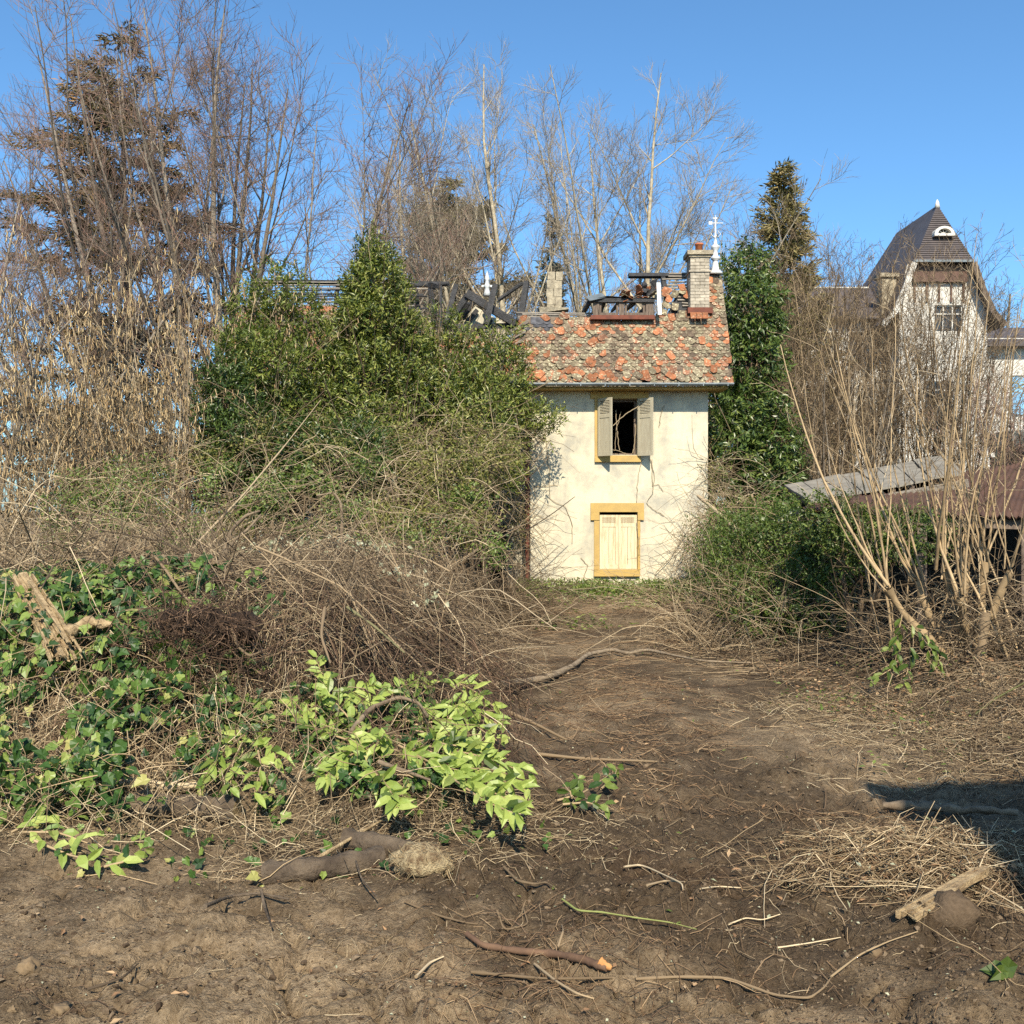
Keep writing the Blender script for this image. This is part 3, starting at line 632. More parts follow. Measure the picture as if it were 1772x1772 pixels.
    bms = [((771, 562), (789, 492), .13, .09, 0), ((840, 562), (857, 492), .14, .11, -.2), ((900, 556), (912, 487), .14, .12, .0), ((745, 500), (752, 545), .12, .10, .1), ((808, 511), (772, 566), .15, .13, .1), ((806, 508), (893, 560), .17, .15, .05),
           ((812, 524), (795, 548), .12, .1, .5), ((820, 520), (800, 552), .10, .1, .7), ((742, 494), (760, 497), .12, .06, .2), ((700, 496), (775, 490), .05, .05, .3), ((765, 566), (905, 563), .10, .10, .25), ((862, 520), (905, 490), .05, .05, .3), ((720, 505), (726, 545), .08, .08, .4)]
    for a, b, w1, w2, dy in bms:
        q = MB(); beam(q, Q(*a, yt + dy), Q(*b, yt + dy + .15), w1, w1 * .8, .5, up=(0, -1, 0), rough=.014, rg=rg, w2=w2); q.build('charred_timber', M['char'], H)
    q = MB(); A, B, C_ = Q(798, 566, 24.6), Q(822, 530, 24.6), Q(880, 563, 24.6); d = np.array([0, .2, 0])
    q.add(np.array([A, B, C_, A + d, B + d, C_ + d]), [[0, 2, 1], [3, 4, 5], [0, 1, 4, 3], [1, 2, 5, 4], [2, 0, 3, 5]]); q.build('gable_wall', M['cream'], H)
    for a, b in (((806, 560), (826, 536)), ((838, 536), (850, 558))):
        q = MB(); beam(q, Q(*a, 24.5), Q(*b, 24.5), .1, .06, .5, up=(0, -1, 0)); q.build('charred_timber', M['char'], H)
    q = MB(); c = Q(843, 512, 25.2)
    lathe(q, c, [(.10, 0), (.07, .1), (.05, .2), (.09, .24), (.05, .3), (.045, .38), (.07, .42), (.02, .56), (.004, .62)], 10); beam(q, c + [-.14, 0, .24], c + [.14, 0, .24], .03, .05, .5); fo = q.build('finial', M['whitepaint'], H); fo['label'] = 'small white finial behind the charred truss'
    # rubble: roof sticks sliding down the verge
    for k in range(6):
        q = MB(); t = rg.uniform(.1, .5); beam(q, RP(-.2 + .77 * t - .35, t - .02, .1), RP(-.2 + .77 * t + .25, t + .12, .12), .035, .025, .5, rough=.004, rg=rg); sub(q, 'lath', M['lath'], R)
    # tendrils on the facade and inside the open window
    CL = thing('climber', 'thin dry climber stems straggling over the cream facade', 'climber', (2.6, 21.97, 0)); mst = tint_mat('dry_stem', [(0, (.25, .19, .12)), (1, (.36, .29, .19))], .9)
    def vine(pts, y=21.975, r=.006):
        q = MB()
        P = np.array([W(px, py, y) for px, py in pts]); K = len(P); tt = np.linspace(0, K - 1, 4 * K); P2 = np.stack([np.interp(tt, np.arange(K), P[:, i]) for i in range(3)], 1) + rg.normal(0, .006, (4 * K, 3)); P2[:, 1] = np.minimum(P2[:, 1], y)
        tubes(q, P2[None], np.full((1, 4 * K), r), 4); q.build('stem', mst, CL)
    vine([(1112, 795), (1106, 815), (1103, 840), (1102, 868), (1101, 880)]); vine([(1128, 795), (1133, 830), (1129, 855), (1118, 870), (1135, 885), (1150, 893)]); vine([(1128, 840), (1140, 838), (1148, 850)]); vine([(1124, 790), (1128, 812), (1130, 850)])
    vine([(943, 745), (950, 810), (952, 865), (978, 876), (990, 905), (990, 940)]); vine([(925, 842), (965, 840)]); vine([(1005, 965), (1017, 978), (1012, 995), (1006, 1008)]); vine([(1106, 880), (1108, 920), (1103, 945)]); vine([(1102, 900), (1106, 960)], 21.95)
    vine([(1150, 700), (1143, 720), (1140, 740)]); vine([(1060, 737), (1085, 715), (1105, 703)], 21.8, .01); vine([(1065, 710), (1068, 745), (1072, 780)], 22.05, .009); vine([(1064, 780), (1066, 745), (1075, 712)], 22.05, .007); vine([(1100, 735), (1098, 770), (1095, 785)], 22.1, .012); vine([(1060, 778), (1075, 782), (1085, 786)], 22.05, .006)
    vine([(1128, 1010), (1140, 985), (1160, 965), (1185, 925), (1205, 910)], 21.9, .008); vine([(1170, 980), (1195, 940), (1215, 905)], 21.85, .008); vine([(1225, 900), (1205, 880), (1190, 870)], 21.8, .008)
    return H
house()
# ------------------------------------------------------------------ villa, sheds, building beside the camera
def villa():
    rg = rng_(31); Y0 = 42.0
    def P(px, py, y=Y0): return W(px, py, y)
    mslate = surf_mat('brown_slate', (0.105, 0.088, 0.085), (0.07, 0.06, 0.06), 3, 0.6, vary=0.0, stretch=(1, 1, 1))
    mw = surf_mat('white_render', (0.62, 0.60, 0.55), (0.50, 0.48, 0.44), 1.2, 0.9)
    mtim = surf_mat('brown_timber', (0.13, 0.075, 0.055), (0.08, 0.045, 0.035), 4, 0.7)
    mgl = mat('window_glass'); mgl[3].inputs['Base Color'].default_value = (0.03, 0.035, 0.04, 1); mgl[3].inputs['Roughness'].default_value = 0.08; mgl = mgl[0]
    mgr = surf_mat('grey_green_paint', (0.11, 0.14, 0.135), (0.075, 0.10, 0.095), 3, 0.6)
    cx = 17.5
    V = thing('villa', 'tall white villa with steep brown slate roof and half-hipped gable behind bare shrubs', 'house', (cx, Y0, 0))
    q = MB(); xa, xb = P(1556, 0)[0], P(1708, 0)[0]; zt = P(0, 500)[2]
    hol = [(P(1617, 0)[0], P(1666, 0)[0], P(0, 575)[2], P(0, 528)[2]), (P(1600, 0)[0], P(1650, 0)[0], P(0, 745)[2], P(0, 660)[2])]
    wall_holes(q, xa, xb, -.5, P(0, 520)[2], hol, Y0, Y0 + .4)
    zs = P(0, 520)[2]
    q.add(np.array([[xa, Y0, zs + .002], [xb, Y0, zs + .002], [cx + 1.3, Y0, 11.95], [cx - 1.3, Y0, 11.95]]), [[0, 1, 2, 3]])
    box(q, (xa, Y0 + .401, -.5), (xa + .3, Y0 + 7, 8.8)); box(q, (xb - .3, Y0 + .401, -.5), (xb, Y0 + 7, 8.8))
    q.build('wall', mw, V)
    q = MB(); box(q, (xa + .31, Y0 + 2.5, -.4), (xb - .31, Y0 + 2.6, 8.8)); q.build('interior_wall', mtim, V)
    for h in hol:
        q = MB(); box(q, (h[0], Y0 + .15, h[2]), (h[1], Y0 + .17, h[3])); wo = q.build('window_pane', mgl, V)
        q = MB()
        for k in range(4):
            x = h[0] + (h[1] - h[0]) * k / 3; box(q, (x - .03, Y0 + .08, h[2]), (x + .03, Y0 + .14, h[3]))
        for z in (h[2] + .03, h[3] - .35, h[3] - .03): box(q, (h[0], Y0 + .075, z - .03), (h[1], Y0 + .079, z + .03))
        q.build('window_frame', mw, V)
    # roof: steep upper part with half-hips, flared lower skirts
    prof = [(1.2, 12.0), (1.6, 10.9), (2.0, 10.0), (2.5, 9.45)]; yf, yb = Y0 - .5, Y0 + 6.6; rf, rb = Y0 + 1.1, Y0 + 5.4; zr = P(1622, 355, Y0 + 1.1)[2]
    q = MB()
    A, B = [cx + .4, rf, zr], [cx + .3, rb, zr]; c1, c2, c3, c4 = [cx - 1.2, yf, 12], [cx + 1.2, yf, 12], [cx + 1.2, yb, 12], [cx - 1.2, yb, 12]
    q.add(np.array([A, B, c1, c2, c3, c4]), [[0, 2, 3], [1, 0, 3, 4], [1, 4, 5], [0, 1, 5, 2], [2, 5, 4, 3]])
    for sx in (-1, 1):
        for (a, za), (b, zb) in zip(prof[:-1], prof[1:]):
            p = np.array([[cx + sx * a, yf, za], [cx + sx * a, yb, za], [cx + sx * b, yb, zb], [cx + sx * b, yf, zb]]); d = np.array([0, 0, -.12])
            q.add(np.concatenate([p, p + d]), [[0, 1, 2, 3], [7, 6, 5, 4], [0, 3, 7, 4], [1, 5, 6, 2]])
    r = q.build('roof', mslate, V)
    def sub(mb, name, m, par=r):
        o = mb.build(name, m, None, V['_o']); o.parent = par; o.location = (0, 0, 0); return o
    # slate courses on the front hip and left slope, laid a little proud
    q = MB(); fn_ = nrm(np.cross(np.array(c2) - c1, np.array(A) - c1)); 
    for k in range(26):
        t0, t1 = k / 26, (k + 1) / 26 - .004
        l0, l1 = np.array(c1) + (np.array(A) - c1) * t0, np.array(c1) + (np.array(A) - c1) * t1; r0, r1 = np.array(c2) + (np.array(A) - c2) * t0, np.array(c2) + (np.array(A) - c2) * t1
        q.add(np.array([l0 + fn_ * .035, r0 + fn_ * .035, r1 + fn_ * .008, l1 + fn_ * .008, l0, r0]), [[0, 1, 2, 3], [4, 5, 1, 0]], rg.random())
    o = sub(q, 'slates', mslate); o['kind'] = 'stuff'
    for sx in (-1, 1):
        for (a, za), (b, zb) in zip([(0.0, 0)] * 0 + prof[:-1], prof[1:]):
            q = MB(); beam(q, (cx + sx * a, yf - .03, za - .1), (cx + sx * b, yf - .03, zb - .1), .1, .22, .5, up=(0, 0, 1)); sub(q, 'barge_board', M['oldwood'] if sx > 0 else mw)
    q = MB(); beam(q, (cx - 1.22, yf - .03, 11.97), (cx + 1.22, yf - .03, 11.97), .06, .09, .5); sub(q, 'eave_board', M['zinc'])
    q = MB(); box(q, (cx - 1.1, Y0 - .2, 11.2), (cx + 1.1, Y0 - .05, 11.9));
    o = q.build('gable_timber', mtim, V)
    for k in range(5):
        q = MB(); x = cx - 1.0 + k * .5; beam(q, (x, Y0 - .04, 10.4), (x, Y0 - .04, 11.2), .08, .05, .5, up=(0, 1, 0)); q.build('gable_timber', mtim, V)
    q = MB(); lathe(q, (cx + .4, rf, zr - .12), [(.12, 0), (.08, .2), (.02, .35)], 8); sub(q, 'ridge_cap', mw)
    # eyebrow dormer on the front hip
    dc = np.array(c1) * .5 + np.array(c2) * .5; dc = dc + (np.array(A) - dc) * .45
    q = MB(); a = np.linspace(0, math.pi, 11)
    def arch(r0, r1, y0, y1, mb, sq=.75):
        pts = []
        for y in (y0, y1):
            for rr in (r0, r1): pts += [[dc[0] + rr * math.cos(t) + .02, y, dc[2] - .02 + rr * math.sin(t) * sq] for t in a]
        n = 11; F = []
        for k in range(10): F += [[n + k, n + k + 1, k + 1, k], [2 * n + k, 2 * n + k + 1, 3 * n + k + 1, 3 * n + k], [n + k, 3 * n + k, 3 * n + k + 1, n + k + 1], [k, k + 1, 2 * n + k + 1, 2 * n + k]]
        mb.add(np.array(pts), F)
    arch(.27, .40, dc[1] - .35, dc[1] + .3, q); box(q, (dc[0] - .40, dc[1] - .36, dc[2] - .12), (dc[0] + .44, dc[1] + .1, dc[2] - .022))
    o = sub(q, 'dormer', mw)
    q = MB(); pts = [[dc[0] + .27 * math.cos(t) + .02, dc[1] - .1, dc[2] - .02 + .2 * math.sin(t)] for t in a]; q.add(np.array(pts), [list(range(11))]); sub(q, 'dormer_pane', mgl)
    q = MB()
    for t in (.25, .5, .75): beam(q, (dc[0] + .02, dc[1] - .2, dc[2]), (dc[0] + .02 + .26 * math.cos(t * math.pi), dc[1] - .2, dc[2] + .2 * math.sin(t * math.pi)), .025, .025)
    sub(q, 'glazing_bar', mw)
    q = MB(); x = P(1553, 0)[0]; box(q, (x - .35, Y0 + .8, 8.5), (x + .25, Y0 + 1.4, P(0, 472)[2])); box(q, (x - .45, Y0 + .7, P(0, 471.8)[2]), (x + .35, Y0 + 1.5, P(0, 465)[2])); q.build('chimney', M['stone'], V)
    # lower left wing
    wy = Y0 + 1.5; xl = P(1375, 0, wy)[0]
    q = MB(); hs = [(P(a, 0, wy)[0], P(b, 0, wy)[0], P(0, d, wy)[2], P(0, c, wy)[2]) for a, b, c, d in ((1412, 1436, 575, 640), (1470, 1492, 575, 640), (1410, 1440, 700, 790), (1490, 1516, 700, 790))]
    wall_holes(q, xl, xa - .002, -.5, P(0, 545, wy)[2], hs, wy, wy + .4); q.build('wing_wall', mw, V)
    q = MB(); box(q, (xl + .1, wy + 1.2, -.4), (xa - .01, wy + 1.3, 8.5)); q.build('interior_wall', mtim, V)
    for h in hs: q = MB(); box(q, (h[0], wy + .15, h[2]), (h[1], wy + .17, h[3])); q.build('window_pane', mgl, V)
    q = MB(); ze = P(0, 545, wy)[2]; zr2 = P(0, 499, wy + 3)[2]
    p = np.array([[xl - .3, wy - .5, ze - .1], [xa + .6, wy - .5, ze - .1], [xa + .6, wy + 3, zr2], [xl - .3, wy + 3, zr2]]); d = np.array([0, 0, -.15]); q.add(np.concatenate([p, p + d, [[xl - .3, wy + 6.5, ze - .1], [xa + .6, wy + 6.5, ze - .1]]]), [[0, 1, 2, 3], [4, 7, 6, 5], [0, 4, 5, 1], [0, 3, 7, 4], [3, 2, 9, 8]])
    q.build('wing_roof', mslate, V)
    q = MB(); box(q, (xl - .3, wy + 2.95, zr2), (xa + .3, wy + 3.05, zr2 + .06)); q.build('ridge_cap', mw, V)
    # balcony and garage at the right
    bx0, by = P(1692, 0)[0] + .55, Y0 - 1.5
    q = MB(); box(q, (bx0, by, P(0, 772, by)[2]), (bx0 + 6, by + 4, P(0, 745, by)[2])); V2 = q.build('balcony', mgr, V)
    q = MB(); box(q, (bx0, by + 3.2, -.5), (bx0 + 6, by + 3.4, P(0, 773, by)[2])); q.build('garage_wall', mgr, V)
    q = MB(); box(q, (P(1712, 0, by)[0], by + .2, -.5), (P(1717, 0, by)[0], by + .32, P(0, 773, by)[2])); q.build('post', mw, V)
    q = MB(); box(q, (P(1716, 0, by)[0], by + .1, P(0, 791, by)[2]), (P(1727, 0, by)[0], by + .15, P(0, 783, by)[2])); q.build('wall_lamp', mw, V)
    q = MB(); z0, z1 = P(0, 745, by)[2], P(0, 718, by)[2]; beam(q, (bx0, by + .1, z1), (bx0 + 6, by + .1, z1), .05, .05); 
    rl = q.build('railing', M['zinc'], V)
    for k in range(34): q = MB(); x = bx0 + .1 + k * .17; beam(q, (x, by + .1, z0), (x, by + .1, z1), .02, .02, up=(0, 1, 0)); sub(q, 'baluster', M['zinc'], rl)
    q = MB(); wall_holes(q, xb + .002, xb + 6, P(0, 744, by)[2], P(0, 585, Y0 + 3)[2], [(xb + .6, xb + 1.5, 6, 7.8), (xb + 2.4, xb + 3.4, 6, 7.8)], Y0 + 3, Y0 + 3.3); q.build('side_wall', mw, V)
    q = MB(); p = np.array([[xb - .1, Y0 + 2.4, P(0, 588, Y0 + 2)[2]], [xb + 6.5, Y0 + 2.4, P(0, 588, Y0 + 2)[2]], [xb + 6.5, Y0 + 6, P(0, 560, Y0 + 5)[2]], [xb - .1, Y0 + 6, P(0, 560, Y0 + 5)[2]]]); q.add(np.concatenate([p, p - [0, 0, .2]]), [[0, 1, 2, 3], [7, 6, 5, 4], [0, 4, 5, 1], [0, 3, 7, 4]]); q.build('side_roof', mslate, V)
villa()

def sheds():
    rg = rng_(41)
    mcor = surf_mat('rusted_corrugated_sheet', (0.115, 0.064, 0.044), (0.065, 0.038, 0.028), 2.2, 0.8, bstr=0.25, spec=0.15)
    mfc = surf_mat('grey_cement_sheet', (0.27, 0.245, 0.20), (0.15, 0.135, 0.11), 3.5, 0.9, (0.3, 0.65))
    mbl = surf_mat('cement_block', (0.34, 0.31, 0.27), (0.20, 0.18, 0.15), 5, 0.9)
    S = thing('garden_shed', 'low shed with rust-brown corrugated roof behind tall bare stems', 'shed', (6.5, 14, 0))
    a, b, c, d = W(1385, 880, 12.6), W(1790, 896, 12.6), W(1800, 796, 17.5), W(1500, 842, 17.5)
    b = a + (b - a) * 1.8; c = d + (c - d) * 1.9
    q = MB(); nu, nv = 200, 6
    for k in range(1): pass
    u = np.linspace(0, 1, nu); v = np.linspace(0, 1, nv); U, Vv = np.meshgrid(u, v)
    P = (a * (1 - U[..., None]) + b * U[..., None]) * (1 - Vv[..., None]) + (d * (1 - U[..., None]) + c * U[..., None]) * Vv[..., None]
    P[..., 2] += .018 * np.sin(U * 2 * math.pi * 66)
    i, j = np.meshgrid(np.arange(nu - 1), np.arange(nv - 1)); k = (j * nu + i).ravel(); F = np.stack([k, k + 1, k + nu + 1, k + nu], -1)
    q.add(P.reshape(-1, 3), F, .5, 0, True); P2 = P.copy(); P2[..., 2] -= .012; q.add(P2.reshape(-1, 3), F[:, ::-1], .5, 0, True)
    q.build('corrugated_roof', mcor, S)
    q = MB()
    for f in (.3, .55, .8): 
        p = a * (1 - f) + b * f; beam(q, (p[0], p[1] + .2, -.2), (p[0], p[1] + .2, p[2] - .03), .12, .12, up=(0, 1, 0))
        q.build('post', M['oldwood'], S); q = MB()
    beam(q, a + [0, .15, -.09], b + [0, .15, -.09], .08, .12); q.build('purlin', M['oldwood'], S)
    q = MB(); x0, x1 = d[0] - 1.2, c[0]; box(q, (x0, 17.3, -.3), (x1, 17.5, 1.95)); q.build('back_wall', M['dark'], S)  # near-black colour paints the shade under the shed roof onto this wall
    L = thing('lean_to', 'grey cement-sheet lean-to roof on a block wall, sloping beside the brown shed', 'shed', W(1400, 886, 15.5))
    a, b, c, d = W(1402, 869, 14.6), W(1668, 819, 15.2), W(1640, 786, 18.5), W(1356, 839, 17.6)
    n = 9; th = np.array([0, 0, -.03]); du = (b - a) / n
    for k in range(n):
        for r in range(2):
            f0, f1 = k / n + .004, (k + 1) / n - .004; g0, g1 = (0, .52) if r == 0 else (.5, 1)
            def B(f, g): return (a * (1 - f) + b * f) * (1 - g) + (d * (1 - f) + c * f) * g
            p = np.array([B(f0, g0), B(f1, g0), B(f1, g1), B(f0, g1)]) + [0, 0, .014 * (1 - r) + rg.normal(0, .006)]; p += rg.normal(0, .004, p.shape)
            q = MB(); q.add(np.concatenate([p, p + th]), BOXF and [[0, 1, 2, 3], [7, 6, 5, 4], [0, 4, 5, 1], [1, 5, 6, 2], [2, 6, 7, 3], [3, 7, 4, 0]]); q.build('roof_panel', mfc, L)
    for k in range(8):
        f = (k + .3) / 8; p0 = a * (1 - f) + b * f + [0, .05, -.09]; p1 = d * (1 - f) + c * f + [0, 0, -.09]; q = MB(); beam(q, p0, p1, .07, .09); q.build('rafter', M['oldwood'], L)
    q = MB(); beam(q, a + [-.05, -.12, -.12], b + [0, -.12, -.15], .05, .10, rough=.008, rg=rg); q.build('eave_board', M['lath'], L)
    for k in range(26):
        f = rg.uniform(0, .45); p = a * (1 - f) + b * f + [0, -.1, -.16 - rg.uniform(0, .03)]; q = MB(); dd = nrm(rg.normal(0, 1, 3) * [1, .4, .15]); beam(q, p - dd * .1, p + dd * .1, .1, .02, rough=.006, rg=rg); q.build('broken_tile', TM[0], L)
    q = MB()
    for r in range(10):
        for k in range(7):
            x = d[0] - .05 + k * .41 + (r % 2) * .2; z = -.2 + r * .21; box(q, (x, 17.5 + rg.uniform(-.008, .008), z), (x + .4, 17.7, z + .2), rg.random())
    o = q.build('block_wall', mbl, L)
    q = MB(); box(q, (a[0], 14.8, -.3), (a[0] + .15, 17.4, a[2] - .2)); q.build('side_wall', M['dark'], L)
sheds()

def site_building():
    B = thing('flat_roofed_building', 'pale flat-roofed building beside the photographer, known only by its shadow', 'building', (4.8, -1.5, 0))
    q = MB(); box(q, (2.66, -4.0, -.3), (7.0, .9, 4.75)); q.build('wall', M['cream'], B)
    q = MB(); box(q, (2.6, -4.1, 4.752), (7.1, 1.0, 4.85)); q.build('roof', M['zinc'], B)
    q = MB(); box(q, (4.2, .902, 0), (5.1, .95, 2.05)); q.build('door', M['oldwood'], B)
site_building()
# ------------------------------------------------------------------ trees and shrubs
BARK = {
 'lime': tint_mat('grey_brown_bark', [(0, (.13, .105, .08)), (1, (.26, .22, .175))], .9, nscale=9, namp=.6),
 'limetwig': tint_mat('reddish_twig_bark', [(0, (.11, .08, .06)), (.6, (.20, .145, .11)), (1, (.30, .17, .13))], .8),
 'birch': tint_mat('pale_bark', [(0, (.30, .26, .19)), (1, (.44, .385, .28))], .9, nscale=5, namp=.75),
 'birchtwig': tint_mat('pale_twig_bark', [(0, (.19, .155, .115)), (1, (.34, .285, .215))], .8),
 'ochre': tint_mat('ochre_stem_bark', [(0, (.22, .155, .085)), (1, (.42, .31, .18))], .8, nscale=8, namp=.45),
 'tan': tint_mat('tan_cane_bark', [(0, (.09, .062, .036)), (.55, (.26, .19, .115)), (1, (.50, .40, .26))], .85),
 'brown': tint_mat('brown_twig_bark', [(0, (.04, .028, .018)), (.6, (.145, .102, .062)), (1, (.36, .27, .165))], .85),
 'straw': tint_mat('straw', [(0, (.11, .075, .042)), (.6, (.31, .23, .135)), (1, (.60, .49, .32))], .8),
}
def bare_tree(name, label, x, y, H, seed, stems, n1=13, n2=7, n3=6, n4=4, l1=.34, a1=42, bark='birch', twig='birchtwig', up=.10, r0=None, group=None, t1=.22, tw=.006, proto=False, cat='tree', kids=(True, True)):
    rg = rng_(seed); z = float(gz(x, y)); T = thing(name, label, cat, (x, y, z - .1), group)
    P0 = np.array([[x + s[3] if len(s) > 3 else x, y + (s[4] if len(s) > 4 else 0), z - .1] for s in stems]); D = np.array([[s[0], s[1], 1] for s in stems]); L = np.array([H * s[2] for s in stems])
    r0 = r0 or H * .0105
    P, R = grow(P0, D, L, r0 * np.array([s[2] for s in stems]), 14, rg, .03, .035, .12)
    q = MB(); tubes(q, P, R, 7, rg=rg); q.build('trunk', BARK[bark], T)
    # leaders rising towards the top, side branches of even length along them, then two orders of twigs
    PL, RL = sprout(P, R, n1, t1, .86, 1, a1, rg, 14, up * .35, .04, .55, .18, spread=.25, prof=lambda t: (1.0 - t) * .86 + .05)
    PA = np.concatenate([P, PL]); RA = np.concatenate([R, RL]); fl = lambda t: 1.1 - .55 * t
    P2, R2 = sprout(PA, RA, n2, .22, .99, 1, 44, rg, 6, up * .6, .08, .5, .3, prof=fl, labs=l1, rmin=tw * 1.5)
    q = MB(); tubes(q, PL, RL, 6, rg=rg); tubes(q, P2, R2, 4, rg=rg); q.build('branches', BARK[bark], T)['kind'] = 'stuff'
    P3, R3 = sprout(P2, R2, n3, .1, 1, 1, 40, rg, 4, up, .10, .6, .45, prof=fl, labs=l1 * .52, rmin=tw)
    P4, R4 = sprout(P3, R3, n4, .1, 1, 1, 38, rg, 2, up * 3, .12, .8, .5, prof=fl, labs=l1 * .29, rmin=tw * .7)
    q = MB(); tubes(q, P3, R3, 3, rg=rg); tubes(q, P4, R4, 3, rg=rg); q.build('twigs', BARK[twig], T)['kind'] = 'stuff'
    return T, (P3, R3, P4)
def copy_tree(T, label, loc, sc, rz, group):
    r = T.copy(); COL.objects.link(r); r.location = loc; r.scale = sc; r.rotation_euler = (0, 0, rz); r['label'] = label
    r['group'] = group
    for ch in T.children:
        c = ch.copy(); COL.objects.link(c); c.parent = r
    return r

# the big multi-stemmed lime at the left, a dark spruce standing behind it
def px_x(px, Y): return (px - 886) / PX * Y
limeY = 29.0
bare_tree('lime_tree', 'huge leafless many-stemmed tree with reddish twigs, tallest at the left', px_x(300, limeY), limeY, 16.2, 101,
          [(.0, 0, .98, px_x(385, limeY) - px_x(300, limeY), .5), (.12, .1, .9, .9, 0), (-.03, -.1, .98, .2, .3), (-.17, 0, .9, -.4, 0), (-.33, .1, .84, -.9, .4), (.27, -.1, .86, 1.2, .6), (-.10, .15, .95, -.1, 1), (.46, .1, .9, 1.4, .2), (-.55, 0, .8, -1.3, .2), (.03, .2, .95, .5, 1.2), (.72, 0, .84, 1.5, .3), (1.05, .1, .7, 1.6, .5), (-.25, -.2, .9, -.6, .9), (.18, .2, .9, 1.0, .9)],
          n1=4, n2=10, n3=6, n4=4, l1=2.0, a1=34, bark='lime', twig='limetwig', up=.10, r0=.17, t1=.15, tw=.0072)
bare_tree('lime_tree', 'smaller leafless tree with straight grey trunk at the far left edge', px_x(150, 27), 27, 11.5, 102, [(-.02, 0, 1), (-.3, 0, .8)], n1=6, n2=9, n3=6, n4=3, l1=1.7, a1=38, bark='lime', twig='limetwig', r0=.16)
bare_tree('lime_tree', 'leafless tree half outside the left edge, bare twigs over the catkins', px_x(-60, 25), 25, 9.5, 103, [(.1, 0, 1), (.35, 0, .85)], n1=6, n2=9, n3=6, n4=3, l1=1.7, a1=38, bark='lime', twig='limetwig', r0=.13)

def conifer(name, label, x, y, H, Rb, seed, n_br, mats, per=26, spray=.42, sw=.09, base=.12, droop=.25, irregular=.2, lean=None, shape=1.0):
    rg = rng_(seed); z = float(gz(x, y)); T = thing(name, label, 'tree', (x, y, z - .1))
    P, R = grow(np.array([[x, y, z - .1]]), np.array([[0, 0, 1]]), np.array([H]), np.array([H * .014]), 16, rg, .05, .01, .06)
    q = MB(); tubes(q, P, R, 8); q.build('trunk', BARK['lime'], T)
    t = np.sort(rg.uniform(base, .995, n_br)); az = rg.uniform(0, 2 * math.pi, n_br)
    L = Rb * ((1 - t) ** shape * .93 + .07) * (1 + rg.normal(0, irregular, n_br)).clip(.4, 1.6)
    i = t * 15; k = np.minimum(i.astype(int), 14); f = (i - k)[:, None]; p0 = P[0, k] * (1 - f) + P[0, k + 1] * f
    d = np.stack([np.cos(az), np.sin(az), .45 - droop * (1 - t) * 1.2], 1)
    BP, BR = grow(p0, d, L, .012 + .018 * L / Rb, 7, rg, 0, .07, .3)
    BP[..., 2] += -droop * L[:, None] * np.linspace(0, 1, 7)[None] ** 2 * .5 + .10 * L[:, None] * np.linspace(0, 1, 7)[None] ** 4
    q = MB(); tubes(q, BP, BR, 3, rg=rg); q.build('branches', BARK['lime'], T)['kind'] = 'stuff'
    cnt = np.maximum((per * L / Rb * 1.6).astype(int), 5); ids = np.repeat(np.arange(n_br), cnt); s = rg.uniform(.12, 1, len(ids)) ** .8
    i = s * 6; k = np.minimum(i.astype(int), 5); f = (i - k)[:, None]; p = BP[ids, k] * (1 - f) + BP[ids, k + 1] * f; dirb = nrm(BP[ids, 6] - BP[ids, 0])
    side = nrm(np.cross(dirb, [0, 0, 1])) * rg.choice([-1, 1], len(ids))[:, None]
    ax = nrm(dirb * rg.uniform(.4, 1, (len(ids), 1)) + side * rg.uniform(.1, .9, (len(ids), 1)) + np.stack([0 * s, 0 * s, rg.uniform(-.75, .2, len(ids))], 1))
    p = p + side * (rg.uniform(0, .25, (len(ids), 1)) * (L[ids, None] * .35)) + rg.normal(0, .06, p.shape)
    pos = np.repeat(p, 6, 0) + rg.normal(0, .12 * spray / .4, (len(p) * 6, 3)) * [1, 1, .6]; ax4 = nrm(np.repeat(ax, 6, 0) + rg.normal(0, .4, (len(p) * 6, 3)))
    q = MB(); tt = np.repeat((s * .6 + rg.normal(.2, .2, len(s))).clip(0, .99), 6)
    leaves(q, RHOMB, pos, ax4, rg.normal(0, 1, pos.shape), spray * rg.uniform(.5, 1.2, len(pos)), sw * rg.uniform(.6, 1.3, len(pos)), tt)
    q.build('crown', mats, T)['kind'] = 'stuff'
    return T
m_spr = tint_mat('brownish_spruce_needles', [(0, (.04, .045, .02)), (.5, (.085, .080, .034)), (.8, (.16, .115, .05)), (1, (.27, .16, .075))], .7)
m_ced = tint_mat('olive_needles', [(0, (.05, .05, .02)), (.6, (.115, .10, .038)), (1, (.19, .155, .06))], .7)
m_blue = tint_mat('blue_green_needles', [(0, (.035, .05, .04)), (1, (.10, .13, .10))], .7)
m_cyp = tint_mat('cypress_scale_leaves', [(0, (.08, .075, .028)), (.7, (.19, .165, .062)), (1, (.29, .22, .10))], .7)
conifer('spruce_tree', 'tall brownish-green spruce with drooping branches behind the bare many-stemmed tree', px_x(228, 34), 34, 18.0, 5.5, 111, 150, m_spr, per=54, droop=.42, irregular=.38, base=.14, spray=.36, sw=.055, shape=.8)
conifer('cedar_tree', 'broad olive-green conifer behind the bare trees above the burnt truss', px_x(795, 46), 46, 16.6, 3.9, 112, 90, m_ced, per=60, base=.25, droop=.05, irregular=.3, spray=.42, sw=.08, shape=.5)
conifer('spruce_tree', 'small narrow blue-green spruce between the two tallest bare trees', px_x(946, 44), 44, 14.5, 1.6, 113, 120, m_blue, per=18, base=.2, droop=.3, spray=.35, sw=.08)
conifer('cypress_tree', 'dense narrow olive cypress rising behind the finial', px_x(1358, 38), 38, 14.6, 3.4, 114, 320, m_cyp, per=24, base=.06, droop=-.12, spray=.30, sw=.06, shape=.9, irregular=.12)

